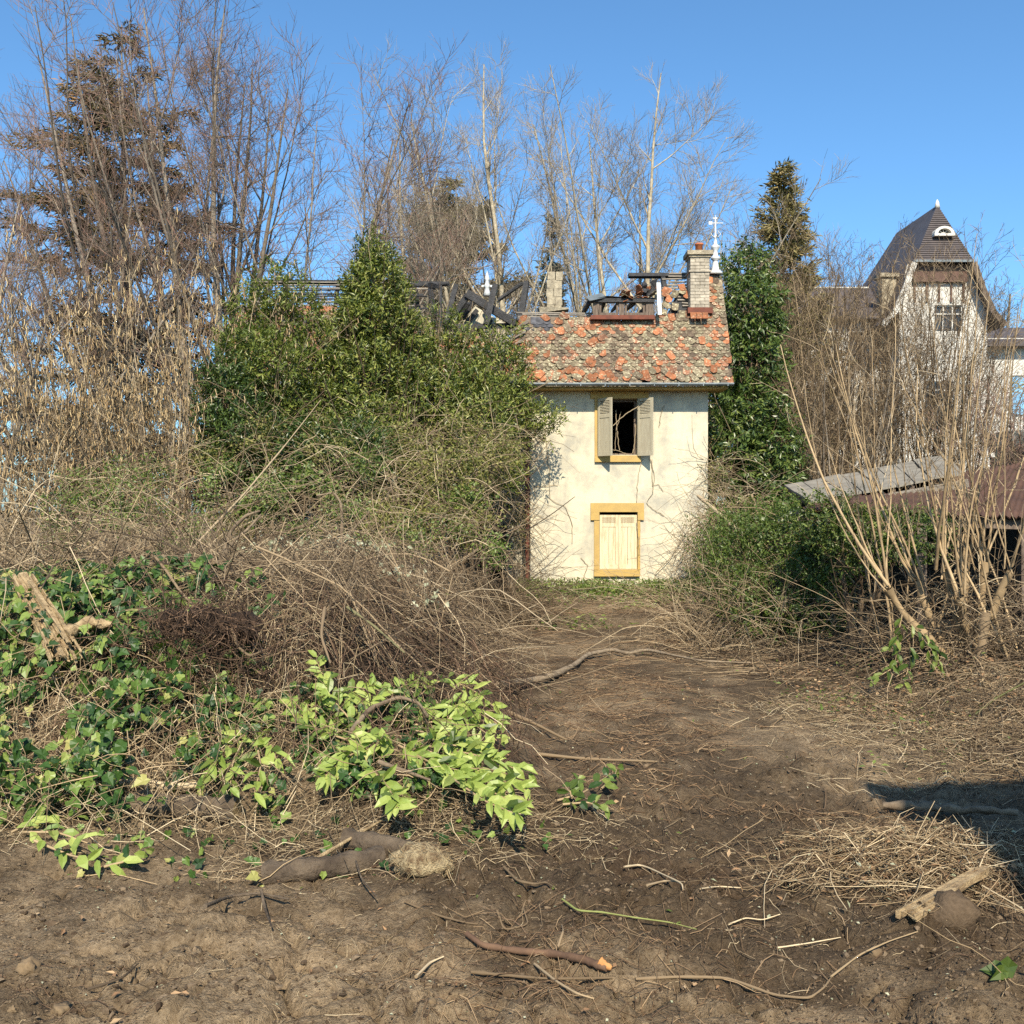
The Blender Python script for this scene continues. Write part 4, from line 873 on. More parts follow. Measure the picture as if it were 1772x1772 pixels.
tallA = "tall leafless pale-barked tree "
midt = [
 (tallA + 'with the highest tip, straight above the burnt truss', 872, 38, 18.2, 121, [(.0, 0, 1), (.06, .05, .8)], 15, 34),
 (tallA + 'leaning left, its slim trunk just left of the highest one', 835, 37, 15.8, 122, [(-.07, 0, 1), (-.16, .1, .85)], 13, 36),
 (tallA + 'leaning furthest left, forked and thin, right of the big many-stemmed tree', 790, 36, 15.0, 123, [(-.17, 0, 1), (-.26, .1, .82), (-.1, 0, .9)], 12, 36),
 (tallA + 'with the broadest crown, between stone stub and brick chimney', 1090, 38, 17.6, 124, [(.035, 0, 1), (.16, .1, .82), (-.05, .1, .9)], 15, 44),
 (tallA + 'slimmer, next left of the broadest crown', 1062, 40, 16.6, 125, [(-.04, 0, 1), (-.12, .1, .8)], 12, 36),
 (tallA + 'thin and low, right of the broadest crown above the brick chimney', 1205, 40, 12.6, 126, [(.03, 0, 1), (.14, 0, .85)], 11, 44),
 (tallA + 'with a bare thin trunk behind the stone chimney stub', 912, 39, 10.5, 127, [(.0, 0, 1)], 8, 34)]
for lb, px, Y, H, sd, st, n1, a1 in midt:
    bare_tree('bare_tree', lb, px_x(px, Y), Y, H, sd, st, n1=n1 // 2 - 1, n2=11, n3=7, n4=4, l1=1.9, a1=a1 - 2, r0=H * .010, tw=.0072, up=.10, t1=.2)

# background wood: copies of two low bare trees
protoA, _ = bare_tree('bare_tree', 'low brown leafless tree at the back, left end of the row behind the roof', px_x(590, 50), 50, 10.5, 131, [(0, 0, 1), (.2, .1, .8), (-.2, 0, .85)], n1=5, n2=9, n3=6, n4=3, l1=1.5, a1=36, bark='lime', twig='brown', tw=.011, r0=.12, group='low bare trees behind the burnt roof')
bk = [(515, 47, 1.05), (555, 54, 1.2), (640, 52, 1.2), (690, 55, 1.1), (740, 50, 1.0), (700, 47, .95), (770, 54, 1.15), (830, 51, 1.05), (900, 53, 1.1), (960, 49, 1.0), (1000, 55, 1.2), (1040, 51, 1.1), (1130, 50, 1.05), (1180, 54, 1.2), (1235, 52, 1.1), (1290, 50, 1.15), (1330, 53, 1.15), (1395, 50, 1.12), (1440, 55, 1.3), (1480, 52, 1.18), (1510, 56, 1.25)]
rgb_ = rng_(132)
bkl = ['at the back left of the tall dark laurels', 'at the back, just left of the central laurel tip', 'at the back, right beside the central laurel tip', 'at the back, left of the olive conifer', 'at the back, left side of the olive conifer', 'nearer and low, below the left of the olive conifer', 'at the back, under the olive conifer', 'at the back, above the white gable', 'at the back, behind the charred posts', 'at the back, behind the stone chimney stub', 'at the back, above the left end of the dormer', 'at the back, above the dormer', 'at the back, above the white board', 'at the back, left of the brick chimney', 'at the back, behind the finial', 'at the back, right of the finial', 'at the back, left of the cypress', 'at the back, right of the cypress', 'at the back, above the villa wing', 'at the back, nearer the villa roof', 'at the back, touching the villa roof']
for (px, Y, s), lb in zip(bk, bkl):
    x = px_x(px, Y); copy_tree(protoA, 'low brown leafless tree ' + lb, (x, Y, -.1), (s, s, s * rgb_.uniform(.9, 1.1)), rgb_.uniform(0, 6.3), 'low bare trees behind the burnt roof')
w = thing('willow_tree', 'yellow-green weeping willow top right of the villa gable', 'tree', (px_x(1745, 56), 56, 0))
rgw = rng_(133); P, R = grow(np.array([[px_x(1745, 56), 56, 0.]] * 5), rgw.normal(0, .16, (5, 3)) + [0, 0, 1], np.array([13.5] * 5), np.array([.25] * 5), 9, rgw, .05, .04, .2)
q = MB(); tubes(q, P, R, 6, rg=rgw); q.build('trunk', BARK['lime'], w)
P1, R1 = sprout(P, R, 60, .6, 1, .28, 60, rgw, 8, -.22, .06, .2, .5, rmin=.014); q = MB(); tubes(q, P1, R1, 3, rg=rgw); q.build('crown', tint_mat('willow_twig', [(0, (.30, .25, .10)), (1, (.44, .38, .17))], .8), w)['kind'] = 'stuff'

# ---- evergreen shrubs
LV = {
 'laurel': leaf_mat('dark_glossy_leaf', [(0, (.022, .044, .011)), (.5, (.046, .080, .018)), (.85, (.10, .145, .034)), (1, (.18, .21, .055))], .36, .16, spec=.45),
 'olive': leaf_mat('olive_evergreen_leaf', [(0, (.036, .056, .012)), (.5, (.092, .125, .024)), (.82, (.19, .22, .048)), (1, (.31, .31, .09))], .42, .22, spec=.45),
 'small': leaf_mat('small_green_leaf', [(0, (.045, .075, .014)), (.6, (.11, .16, .030)), (1, (.22, .26, .07))], .45, .25),
 'yellow': leaf_mat('yellow_green_leaf', [(0, (.08, .085, .02)), (.6, (.18, .18, .045)), (1, (.30, .27, .09))], .55, .3),
 'pale': leaf_mat('pale_leaf_underside', [(0, (.19, .26, .055)), (.6, (.29, .36, .085)), (1, (.38, .43, .13))], .5, .25),
 'ivy': leaf_mat('ivy_leaf', [(0, (.018, .045, .013)), (.45, (.042, .092, .020)), (.75, (.10, .165, .034)), (.93, (.22, .28, .07)), (1, (.36, .33, .12))], .45, .22, spec=.35),
 'silver': leaf_mat('silvery_dead_leaf', [(0, (.24, .26, .16)), (1, (.46, .46, .34))], .6, .2),
 'dead': leaf_mat('dead_brown_leaf', [(0, (.17, .09, .045)), (.6, (.32, .19, .10)), (1, (.46, .33, .20))], .8, .15),
}
def lobes_pts(lobes, n, rg, depth=.35, nz=.22):
    lb = np.array(lobes, float); area = lb[:, 3] * lb[:, 4] + lb[:, 4] * lb[:, 5] + lb[:, 3] * lb[:, 5]
    k = rg.choice(len(lb), n * 2, p=area / area.sum()); d = sphere(rg, n * 2)
    r = (1 - np.abs(rg.normal(0, depth, n * 2))).clip(.1, 1) * (1 + nz * rg.normal(0, .6, n * 2).clip(-1, 1.4) * 1)
    p = lb[k, :3] + d * lb[k, 3:6] * r[:, None]
    ins = np.zeros(n * 2, bool)
    for j, L in enumerate(lb): ins |= (k != j) & ((((p - L[:3]) / L[3:6]) ** 2).sum(1) < .55)
    ok = ~ins; p, d, r = p[ok][:n], nrm(d / lb[k, 3:6])[ok][:n], r[ok][:n]
    return p, d, r
def leaf_bush(name, label, base, lobes, n_shoot, per, ll, lw, m, seed, up=.6, cat='shrub', shoot=.22, tm=RHOMB, droop=0.0, depth=.3, nst=14, kindless=False):
    rg = rng_(seed); bz = float(gz(base[0], base[1])); T = thing(name, label, cat, (base[0], base[1], bz - .05))
    p, d, r = lobes_pts(lobes, n_shoot, rg, depth)
    keep = p[:, 2] > gz(p[:, 0], p[:, 1]) - .05; p, d, r = p[keep], d[keep], r[keep]; n = len(p)
    sd = nrm(d * .8 + np.array([0, 0, up]) + rg.normal(0, .35, d.shape))
    j = (np.arange(per) + .5) / per
    pos = (p[:, None] + sd[:, None] * shoot * j[None, :, None]).reshape(-1, 3)
    S = np.repeat(sd, per, 0); side = nrm(np.cross(S, rg.normal(0, 1, S.shape)))
    ax = nrm(S * .55 + side * .8 + np.array([0, 0, -droop])); nm = nrm(S * .8 - side * .35 + rg.normal(0, .25, S.shape) + [0, 0, .25])
    tt = np.repeat(rg.random(n), per) * .55 + rg.random(n * per) * .4
    q = MB(); leaves(q, tm, pos, ax, nm, ll * rg.uniform(.65, 1.15, len(pos)), lw * rg.uniform(.7, 1.15, len(pos)), tt)
    q.build('foliage', m, T)['kind'] = 'stuff'
    lb = np.array(lobes, float); q = MB()
    for L in lb:
        b0 = np.array([base[0] + rg.normal(0, .25), base[1] + rg.normal(0, .25), bz - .05]); e = L[:3]; mid = b0 * .5 + e * .5 + rg.normal(0, .12, 3); mid[:2] = b0[:2] * .7 + e[:2] * .3
        tt_ = np.linspace(0, 1, 7)[:, None]; pl = b0 * (1 - tt_) ** 2 + 2 * mid * tt_ * (1 - tt_) + e * tt_ ** 2
        tubes(q, pl[None], np.linspace(.05, .015, 7)[None], 5)
        P1, R1 = sprout(pl[None], np.linspace(.05, .02, 7)[None], nst, .2, 1, .45, 45, rg, 5, .08, .12, .45, .4); tubes(q, P1, R1, 3, rg=rg)
    q.build('stems', BARK['brown'], T)['kind'] = 'stuff'
    return T
def cone_lobes(px, Y, top, bot, hw, rg, n=6, pw=.6, dy=None):
    out = []
    for k in range(n):
        f = (k + .5) / n; py = top + (bot - top) * f; c = W(px, py, Y); s = Y / PX; r = hw * s * (f ** pw * .85 + .12); rz = (bot - top) * s / n * .85
        m = max(1, int(round(r / .55)))
        for i in range(m):
            a = rg.uniform(0, 6.28); rr = r * (.5 if m > 1 else 0.05)
            ox = (i - (m - 1) / 2) / max(m - 1, 1) * r * 1.1; out.append((c[0] + ox, Y + rg.normal(0, .35), c[2] + rg.normal(0, .12), r * (.62 if m > 1 else 1), r * .8 if r < .8 else .9, rz * rg.uniform(.85, 1.2)))
    return out
rg_ = rng_(140)
def spikes(pts, Y, w=.16, h=.5): return [(*W(px, py, Y), w, w, h) for px, py in pts]
leaf_bush('laurel_shrub', 'wide dark evergreen shrub left of the central pointed one', W(485, 886, 19.5), cone_lobes(470, 19.5, 520, 850, 100, rg_, 6, .55) + spikes([(440, 520), (478, 505), (505, 515), (535, 555), (415, 560), (398, 610), (560, 600), (580, 640), (545, 590)], 19.4) + [(*W(565, 700, 19.6), .6, .6, .8)], 4300, 8, .12, .036, LV['olive'], 141, depth=.25, shoot=.3)
leaf_bush('laurel_shrub', 'tallest evergreen shrub, pointed top reaching above the wing roof', W(655, 886, 20), cone_lobes(650, 20, 440, 630, 78, rg_, 6, .7) + cone_lobes(640, 19.7, 640, 850, 78, rg_, 3, .1) + spikes([(641, 450), (620, 510), (668, 490), (690, 535), (600, 560), (712, 590), (585, 610), (725, 640)], 19.9), 4600, 8, .125, .036, LV['olive'], 142, depth=.25, shoot=.3)
leaf_bush('laurel_shrub', 'spreading evergreen shrub overhanging the left edge of the cream facade', W(800, 886, 20.4), cone_lobes(785, 20.4, 590, 850, 105, rg_, 5, .35) + spikes([(752, 575), (790, 585), (852, 605), (892, 605), (820, 620), (735, 620)], 20.5, .15, .42) + [(*W(872, 660, 20.6), .5, .6, .6), (*W(880, 735, 20.7), .75, .6, .42), (*W(935, 728, 20.9), .42, .35, .2)], 4500, 8, .115, .034, LV['olive'], 143, depth=.26, shoot=.28)
leaf_bush('laurel_shrub', 'low dark glossy shrub at the foot of the wide evergreens', W(460, 886, 17.6), [(*W(430, 775, 17.8), .8, .7, .7), (*W(520, 795, 17.6), .8, .6, .6), (*W(395, 700, 18), .5, .6, .9), (*W(610, 790, 17.9), .8, .6, .55)], 2600, 8, .09, .032, LV['laurel'], 144)
# tall cherry laurel against the right side of the house
leaf_bush('laurel_tree', 'tall dark cherry laurel growing up the right side of the house', W(1300, 886, 24), cone_lobes(1296, 24, 436, 700, 58, rg_, 6, .18) + cone_lobes(1300, 23.6, 690, 880, 72, rg_, 4, .1), 3000, 8, .15, .055, LV['laurel'], 145, up=.1, droop=.35, cat='tree', shoot=.3, depth=.22)
# green bush at the right of the track
leaf_bush('green_shrub', 'dense small-leaved green shrub right of the cleared track', W(1345, 1010, 14.3), [(*W(1300, 985, 14.6), .75, .6, .75), (*W(1375, 975, 14.3), .7, .6, .85), (*W(1350, 1050, 13.6), .75, .5, .5), (*W(1420, 1040, 13.4), .6, .5, .5), (*W(1260, 940, 15.6), .5, .5, .6), (*W(1250, 1010, 16), .5, .5, .4), (*W(1340, 915, 15), .6, .6, .45), (*W(1430, 950, 14), .45, .5, .6)], 3600, 7, .055, .026, LV['small'], 146, shoot=.2, depth=.42)
leaf_bush('green_shrub', 'green shrub in front of the corrugated shed, behind the bare stems', W(1500, 930, 12.4), [(*W(1490, 935, 12.3), .45, .4, .35), (*W(1440, 905, 12.5), .4, .4, .3), (*W(1570, 930, 12.2), .5, .4, .3)], 900, 7, .06, .026, LV['small'], 147, shoot=.16)

# ---- hazel with catkins
def multi_shrub(name, label, x, y, H, n, spread, seed, bark, twig, n1=10, n2=6, n3=0, l1=.35, a1=26, tw=.005, up=.06, r0=.022, wob=.05, t1=.25, K=9, group=None, base_r=.35, hmin=.6, cat='shrub', stemparts=False, az=None, kindname='stems'):
    rg = rng_(seed); z = float(gz(x, y)); T = thing(name, label, cat, (x, y, z - .08), group)
    a = rg.uniform(0, 2 * math.pi, n) if az is None else rg.uniform(az[0], az[1], n); s = np.sqrt(rg.random(n)) * spread
    P0 = np.stack([x + np.cos(a) * s / max(spread, .01) * base_r, y + np.sin(a) * s / max(spread, .01) * base_r, np.full(n, z - .08)], 1); D = np.stack([np.cos(a) * s, np.sin(a) * s, np.ones(n)], 1)
    P, R = grow(P0, D, H * rg.uniform(hmin, 1.05, n), r0 * rg.uniform(.6, 1.2, n), K, rg, up, wob, .2)
    if stemparts:
        for k in range(n):
            q = MB(); tubes(q, P[k:k + 1], R[k:k + 1], 6, tint=rg.random(1)); q.build('stem', BARK[bark], T)
    else: q = MB(); tubes(q, P, R, 5, rg=rg); q.build(kindname, BARK[bark], T)['kind'] = 'stuff'
    q = MB(); P1, R1 = sprout(P, R, n1, t1, 1, l1, a1, rg, 5, up, .09, .5, .35, rmin=tw); tubes(q, P1, R1, 3, rg=rg)
    P2, R2 = sprout(P1, R1, n2, .15, 1, .45, 35, rg, 3, up, .14, .6, .5, lmin=.15, rmin=tw * .8); tubes(q, P2, R2, 3, rg=rg); last = P2
    if n3: P3, R3 = sprout(P2, R2, n3, .15, 1, .55, 38, rg, 2, up, .16, .7, .6, lmin=.12, rmin=tw * .7); tubes(q, P3, R3, 3, rg=rg); last = P3
    q.build('twigs', BARK[twig], T)['kind'] = 'stuff'
    return T, P1, P2, last
mcat = tint_mat('catkin', [(0, (.30, .20, .10)), (.6, (.46, .33, .17)), (1, (.60, .47, .27))], .9)
for lb, px, Y, H, n, sd, sp in (('large hazel hung with tan catkins, left of the dark evergreens', 270, 18.2, 5.9, 34, 151, .34), ('broad hazel with tan catkins nearer the left edge', 110, 17.6, 5.2, 30, 152, .42), ('small hazel with catkins at the left edge', -20, 17, 4.2, 18, 153, .4)):
    T, P1, P2, _ = multi_shrub('hazel_shrub', lb, px_x(px, Y), Y, H, n, sp, sd, 'tan', 'tan', 9, 6, 0, .34, 36, .005, .02, .026, .075)
    rg = rng_(sd + 50); c = P2[:, 1:].reshape(-1, 3); c = c[rg.random(len(c)) < .5]; c = c[c[:, 2] > 1.6]
    L = rg.uniform(.07, .15, len(c)); PP = np.stack([c, c + np.stack([rg.normal(0, .012, len(c)), rg.normal(0, .012, len(c)), -L * .5], 1), c + np.stack([rg.normal(0, .02, len(c)), rg.normal(0, .02, len(c)), -L], 1)], 1)
    q = MB(); tubes(q, PP, np.array([[.010, .014, .006]]) * np.ones((len(c), 1)), 3, rg=rg); q.build('catkins', mcat, T)['kind'] = 'stuff'

# ---- bare shrubs screening the villa
for lb, px, Y, H, n, sd, sp in (
   ('brown leafless shrub nearest the dark laurel by the house', 1395, 27, 8.0, 26, 161, .34), ('dense brown leafless shrub before the villa wing', 1475, 29, 8.8, 28, 162, .34),
   ('brown leafless shrub before the villa gable', 1565, 28, 8.0, 26, 163, .36), ('brown leafless shrub by the villa balcony', 1645, 27, 7.0, 22, 164, .4),
   ('leafless rusty-brown shrub at the right edge by the balcony', 1770, 24, 4.6, 24, 165, .4), ('thin tall leafless shrub behind the lean-to roof', 1440, 24, 5.2, 16, 166, .3)):
    multi_shrub('bare_shrub', lb, px_x(px, Y), Y, H, n, sp, sd, 'brown' if sd != 166 else 'lime', 'brown' if sd != 165 else 'limetwig', 8, 6, 4, .36, 30, .0065, .05, .035, hmin=.72)
# ---- coppiced shrub with ochre stems at the right: old stools about a metre high, upright rods on top, every rod a part
def coppice(label, x, y, tops, seed, H, n, r0):
    rg = rng_(seed); z = float(gz(x, y)); T = thing('coppiced_shrub', label, 'shrub', (x, y, z - .08)); allP = []; allR = []
    for (tx, ty, tz) in tops:
        b = np.array([x + rg.normal(0, .12) + .25 * (tx - x), y + rg.normal(0, .1), z - .08]); e = np.array([tx, ty, tz]); t = np.linspace(0, 1, 8)[:, None]; m_ = b * .4 + e * .6; m_[2] = b[2] * .6 + e[2] * .4
        P = b * (1 - t) ** 2 + 2 * m_ * t * (1 - t) + e * t ** 2 + rg.normal(0, .012, (8, 3)); R = np.linspace(.055, .035, 8) * rg.uniform(.75, 1.2, 8); R[-1] *= 1.5
        q = MB(); tubes(q, P[None], R[None], 8, tint=np.array([.25])); q.build('trunk', BARK['ochre'], T)
        out = np.array([tx - x, ty - y, 0]); D = out * rg.uniform(.15, .6, (n, 1)) + rg.normal(0, .28, (n, 3)) * [1, 1, 0] + [0, 0, 1]
        P, R = grow(e + rg.normal(0, .03, (n, 3)), D, H * rg.uniform(.25, 1, n) ** .8, r0 * rg.uniform(.5, 1.15, n), 12, rg, .09, .055, .22); allP.append(P); allR.append(R)
    P, R = np.concatenate(allP), np.concatenate(allR)
    for k in range(len(P)): q = MB(); tubes(q, P[k:k + 1], R[k:k + 1], 6, tint=rg.random(1)); q.build('stem', BARK['ochre'], T)
    q = MB(); P1, R1 = sprout(P, R, 5, .12, 1, .26, 34, rg, 5, .05, .10, .42, .35, rmin=.0034); tubes(q, P1, R1, 3, rg=rg); P2, R2 = sprout(P1, R1, 3, .15, 1, .45, 35, rg, 3, .03, .14, .6, .5, lmin=.12, rmin=.0028); tubes(q, P2, R2, 3, rg=rg)
    Pw, Rw = sprout(np.stack([np.linspace([x, y, z], t_, 6) for t_ in tops]), np.full((len(tops), 6), .02), 26, .15, 1, .55, 70, rg, 7, -.06, .2, .3, .4, rmin=.0035); tubes(q, Pw, Rw, 3, rg=rg)
    q.build('twigs', BARK['tan'], T)['kind'] = 'stuff'
cy = 10.6
coppice('big coppiced shrub with upright ochre stems in front of the corrugated roof', px_x(1690, cy), cy, [W(1535, 1015, cy - .1), W(1588, 1005, cy + .2), W(1632, 985, cy - .2), W(1672, 990, cy + .25), W(1705, 975, cy), W(1745, 985, cy - .25), W(1660, 1030, cy - .3)], 171, 3.5, 5, .017)
multi_shrub('coppiced_shrub', 'thin whippy bare shrub reaching highest beside the shed roof', px_x(1560, 11.2), 11.2, 3.9, 6, .34, 172, 'ochre', 'tan', 6, 4, 0, .24, 26, .0036, .06, .015, .06, .3, 12, base_r=.3, hmin=.5, stemparts=True)
multi_shrub('coppiced_shrub', 'leaning ochre-stemmed shrub cut off by the right edge', px_x(1800, 10.3), 10.3, 3.6, 7, .45, 173, 'ochre', 'tan', 6, 4, 0, .25, 26, .0036, .04, .018, .07, .3, 11, base_r=.3, hmin=.55, stemparts=True)

# ---- tangles nobody could count
def tangle(name, label, n, region, Lr, r, barkm, seed, arch=.5, up0=.9, K=8, n1=3, l1=.3, wob=.12, sides=3, zoff=0.0, tw=.003, g=-.22, cat=None, az=None):
    rg = rng_(seed); x, y = region(rg, n); z = gz(x, y) + zoff * rg.random(len(x)); n = len(x)
    a = rg.uniform(0, 6.283, n) if az is None else rg.normal(az[0], az[1], n); D = np.stack([np.cos(a) * arch, np.sin(a) * arch, rg.uniform(.2, 1, n) * up0], 1)
    P, R = grow(np.stack([x, y, z], 1), D, rg.uniform(Lr[0], Lr[1], n), r * rg.uniform(.5, 1.3, n), K, rg, g, wob, .45)
    P[..., 2] = np.maximum(P[..., 2], gz(P[..., 0], P[..., 1]) + .01)
    q = MB(); tubes(q, P, R, sides, rg=rg)
    if n1: P1, R1 = sprout(P, R, n1, .2, 1, l1, 45, rg, 3, -.05, .16, .6, .5, rmin=tw); P1[..., 2] = np.maximum(P1[..., 2], gz(P1[..., 0], P1[..., 1]) + .01); tubes(q, P1, R1, 3, rg=rg)
    o = q.build(name, barkm); tag(o, label, cat, None, 'stuff'); return P
def rect(x0, x1, y0, y1): return lambda rg, n: (rg.uniform(x0, x1, n), rg.uniform(y0, y1, n))
tangle('bramble_thicket', 'tan arching bramble canes tangled below the catkin hazels', 1050, rect(-7.6, -3.2, 12.6, 16.5), (1.4, 3.0), .008, BARK['tan'], 181, .55, 1.0, 8, 3, .30, .10, g=-.16)
tangle('bramble_thicket', 'grey-brown bramble canes tangled in front of the wing wall', 650, rect(-4.2, -.5, 12.8, 17.2), (.7, 1.7), .006, BARK['brown'], 182, .6, .9, 8, 4, .32, .13, g=-.2)
def climber_mass(name, label, lobes, n, ll, lw, m, seed, nst=500):
    rg = rng_(seed); p, d, r = lobes_pts(lobes, n, rg, .4, .35); p = p[p[:, 2] > gz(p[:, 0], p[:, 1])]; q = MB()
    leaves(q, RHOMB, p, sphere(rg, len(p)) + [0, 0, -.3], nrm(rg.normal(0, 1, p.shape) * .8 + [0, -.6, .7]), ll * rg.uniform(.5, 1.2, len(p)), lw * rg.uniform(.6, 1.2, len(p)), rg.random(len(p)))
    pp = p[rg.choice(len(p), nst)]; P, R = grow(pp, sphere(rg, nst) * [1, .6, .8], rg.uniform(.4, 1.6, nst), rg.uniform(.003, .008, nst), 7, rg, -.12, .2, .5)
    tubes(q, P, R, 3, rg=rg, mi=1); tag(q.build(name, [m, BARK['tan']]), label, None, None, 'stuff')
def E(px, py, Y, rx, ry, rz): return (*W(px, py, Y), rx, ry, rz)
def ragged(seed, n, px, py, Y, r):
    g_ = rng_(seed); out = []
    for k in range(n):
        a, b = g_.uniform(*px), g_.uniform(*py); f = (b - py[0]) / (py[1] - py[0]); out.append(E(a, b, Y[0] + (Y[1] - Y[0]) * f + g_.normal(0, .4), g_.uniform(*r), g_.uniform(*r), g_.uniform(r[0], r[1]) * .8))
    return out
climber_mass('climber_mass', 'yellow-green climber sprawling below the evergreens', ragged(1830, 34, (370, 880), (730, 930), (18.2, 15), (.2, .6)), 13000, .06, .038, LV['yellow'], 183, 900)
climber_mass('climber_mass', 'olive creeper leaves mixed into the brambles before the wing', ragged(1832, 30, (90, 880), (800, 965), (15.6, 13.2), (.15, .5)), 8500, .055, .034, LV['small'], 1831, 600)
climber_mass('climber_mass', 'bright small-leaved ivy patch at the foot of the evergreens', [E(470, 850, 15.4, .38, .3, .33), E(445, 885, 15.1, .4, .3, .3), E(530, 830, 15.8, .3, .3, .25), E(800, 870, 16.2, .4, .4, .3)], 1900, .085, .07, LV['small'], 184, 60)
climber_mass('climber_mass', 'withered silvery-leaved climber in the dead stems', [E(500, 935, 11.8, .45, .3, .16), E(440, 955, 11.5, .35, .3, .14), E(620, 945, 11.6, .5, .3, .16), E(690, 990, 10.0, .3, .22, .16), E(745, 1040, 9.2, .2, .2, .14), E(850, 720, 20.2, .5, .3, .5), E(1400, 900, 14.4, .5, .4, .25), E(870, 800, 20.2, .4, .3, .4)], 420, .07, .055, LV['silver'], 185, 200)
climber_mass('climber_mass', 'brown clematis stems and seed fluff hanging at the house corner', [E(1240, 900, 20.8, .5, .5, .5), E(1215, 960, 21, .4, .4, .6), E(1235, 830, 22, .3, .4, .6), E(895, 900, 21.6, .3, .3, .9), E(1290, 890, 18.5, .6, .5, .4)], 2400, .05, .03, LV['yellow'], 186, 800)
# bramble and straw stems in front of the coppice
tangle('bramble_thicket', 'looping brown bramble stems under the coppiced shrub at right', 380, rect(3.9, 6.6, 9.8, 11.8), (.7, 2.2), .006, BARK['brown'], 187, .65, 1.1, 9, 3, .34, .16, g=-.15)
tangle('bramble_thicket', 'dry straw-coloured stems along the right edge of the track', 520, rect(3.3, 5.0, 6.9, 9.8), (.4, 1.7), .0045, BARK['brown'], 188, 1.0, .6, 7, 2, .4, .16, g=-.2)
tangle('bramble_thicket', 'brown bramble stems scrambling through the green shrub', 420, rect(2.3, 4.6, 13, 15.5), (.9, 2.4), .006, BARK['tan'], 1891, .6, 1.1, 9, 3, .3, .13, g=-.14)
tangle('dead_stems', 'dead stems lying along the hedge foot beside the green shrub', 420, rect(2.6, 4.4, 11.0, 15.0), (.5, 1.5), .006, BARK['brown'], 189, 1.0, .5, 7, 2, .4, .14, g=-.22)
# low greenery against the facade
rg = rng_(190); n = 5200; x = rg.uniform(.1, 5.2, n); y = 21.9 - np.abs(rg.normal(0, .75, n)); z = gz(x, y) + rg.random(n) * .22 * sstep(19.6, 21.4, y)
q = MB(); leaves(q, RHOMB, np.stack([x, y, z], 1), nrm(rg.normal(0, 1, (n, 3)) + [0, 0, .5]), rg.normal(0, 1, (n, 3)) + [0, -.5, 1], rg.uniform(.04, .12, n), rg.uniform(.02, .05, n), rg.random(n)); tag(q.build('ground_cover', LV['small']), 'low green weeds along the foot of the cream facade', None, None, 'stuff')
tangle('dead_stems', 'dry grass and stems in the weeds under the facade', 500, rect(.3, 5.0, 19.8, 21.8), (.2, .7), .005, BARK['straw'], 191, 1.0, .6, 5, 0, .4, .14, g=-.2)
# ------------------------------------------------------------------ cleared ground: litter, heaps, cuttings, logs and sticks
from mathutils import Matrix
def litter(name, label, n, region, Lr, rr, m, seed, h=.02, curl=.35, K=4, sides=3, dirs=None, arch=0.0, dens=None):
    rg = rng_(seed); x, y = region(rg, n)
    if dens is not None: k = rg.random(len(x)) < dens(x, y); x, y = x[k], y[k]
    n = len(x); a = rg.uniform(0, 6.283, n) if dirs is None else rg.normal(dirs[0], dirs[1], n); L = rg.uniform(Lr[0], Lr[1], n) * rg.uniform(.5, 1, n)
    P = np.zeros((n, K, 3)); P[:, 0, 0], P[:, 0, 1] = x, y; dk = rg.normal(0, curl, n)
    for k in range(1, K):
        a = a + dk + rg.normal(0, curl * .6, n); P[:, k, 0] = P[:, k - 1, 0] + np.cos(a) * L / (K - 1); P[:, k, 1] = P[:, k - 1, 1] + np.sin(a) * L / (K - 1)
    t = np.linspace(0, 1, K)[None]; z0 = h * rg.random((n, 1)) ** 1.3; sl = rg.normal(0, .5 * h, (n, 1)) * (t - .5) * 2
    P[..., 2] = np.maximum(gz(P[..., 0], P[..., 1]) + z0 + sl + arch * rg.random((n, 1)) * L[:, None] * 4 * t * (1 - t), gz(P[..., 0], P[..., 1]) + .003)
    q = MB(); tubes(q, P, rg.uniform(rr[0], rr[1], n)[:, None] * np.linspace(1, .6, K)[None], sides, rg=rg)
    return tag(q.build(name, m), label, None, None, 'stuff')
m_red = tint_mat('red_brown_litter', [(0, (.09, .055, .032)), (.6, (.20, .128, .072)), (1, (.36, .255, .15))], .9)
m_dk = tint_mat('dark_root_fibre', [(0, (.035, .022, .015)), (.6, (.095, .058, .037)), (1, (.22, .14, .09))], .9)
patch = lambda f, lo, hi, s: (lambda x, y: sstep(lo, hi, fbm(x, y, f, 3, s)))
litter('twig_litter', 'red-brown twig litter strewn over the middle of the track', 7000, rect(-.4, 4.4, 6.0, 12.5), (.08, .4), (.0015, .0035), m_red, 201, .03, dens=lambda x, y: (sstep(.40, .60, fbm(x, y, .9, 3, 9)) * .85 + .12) * np.where(x < .4, .5, 1))
litter('twig_litter', 'fine twig litter on the far part of the track', 4000, rect(-.2, 4.4, 12, 20.5), (.12, .6), (.003, .006), m_red, 202, .04, dens=lambda x, y: sstep(.35, .6, fbm(x, y, .6, 3, 19)) * .8 + .2)
litter('twig_litter', 'pale straw and twigs along the right side of the track', 4200, rect(1.7, 5.2, 6.6, 10), (.06, .45), (.001, .0032), BARK['straw'], 203, .06, arch=.10, dens=lambda x, y: sstep(2.0, 3.4, x + .6 * fbm(x, y, 1.2, 2, 4)))
litter('twig_litter', 'sparse broken straws on the bare foreground soil', 1500, rect(-2.6, 2.8, 3.3, 6), (.03, .2), (.0008, .002), BARK['straw'], 204, .006, dens=patch(1.3, .40, .62, 29))
litter('twig_litter', 'fine dark root hairs in the foreground soil', 1400, rect(-2.4, 2.6, 3.4, 5.6), (.04, .22), (.0008, .0018), m_dk, 205, .008, arch=.2, dens=patch(1.1, .42, .6, 33))
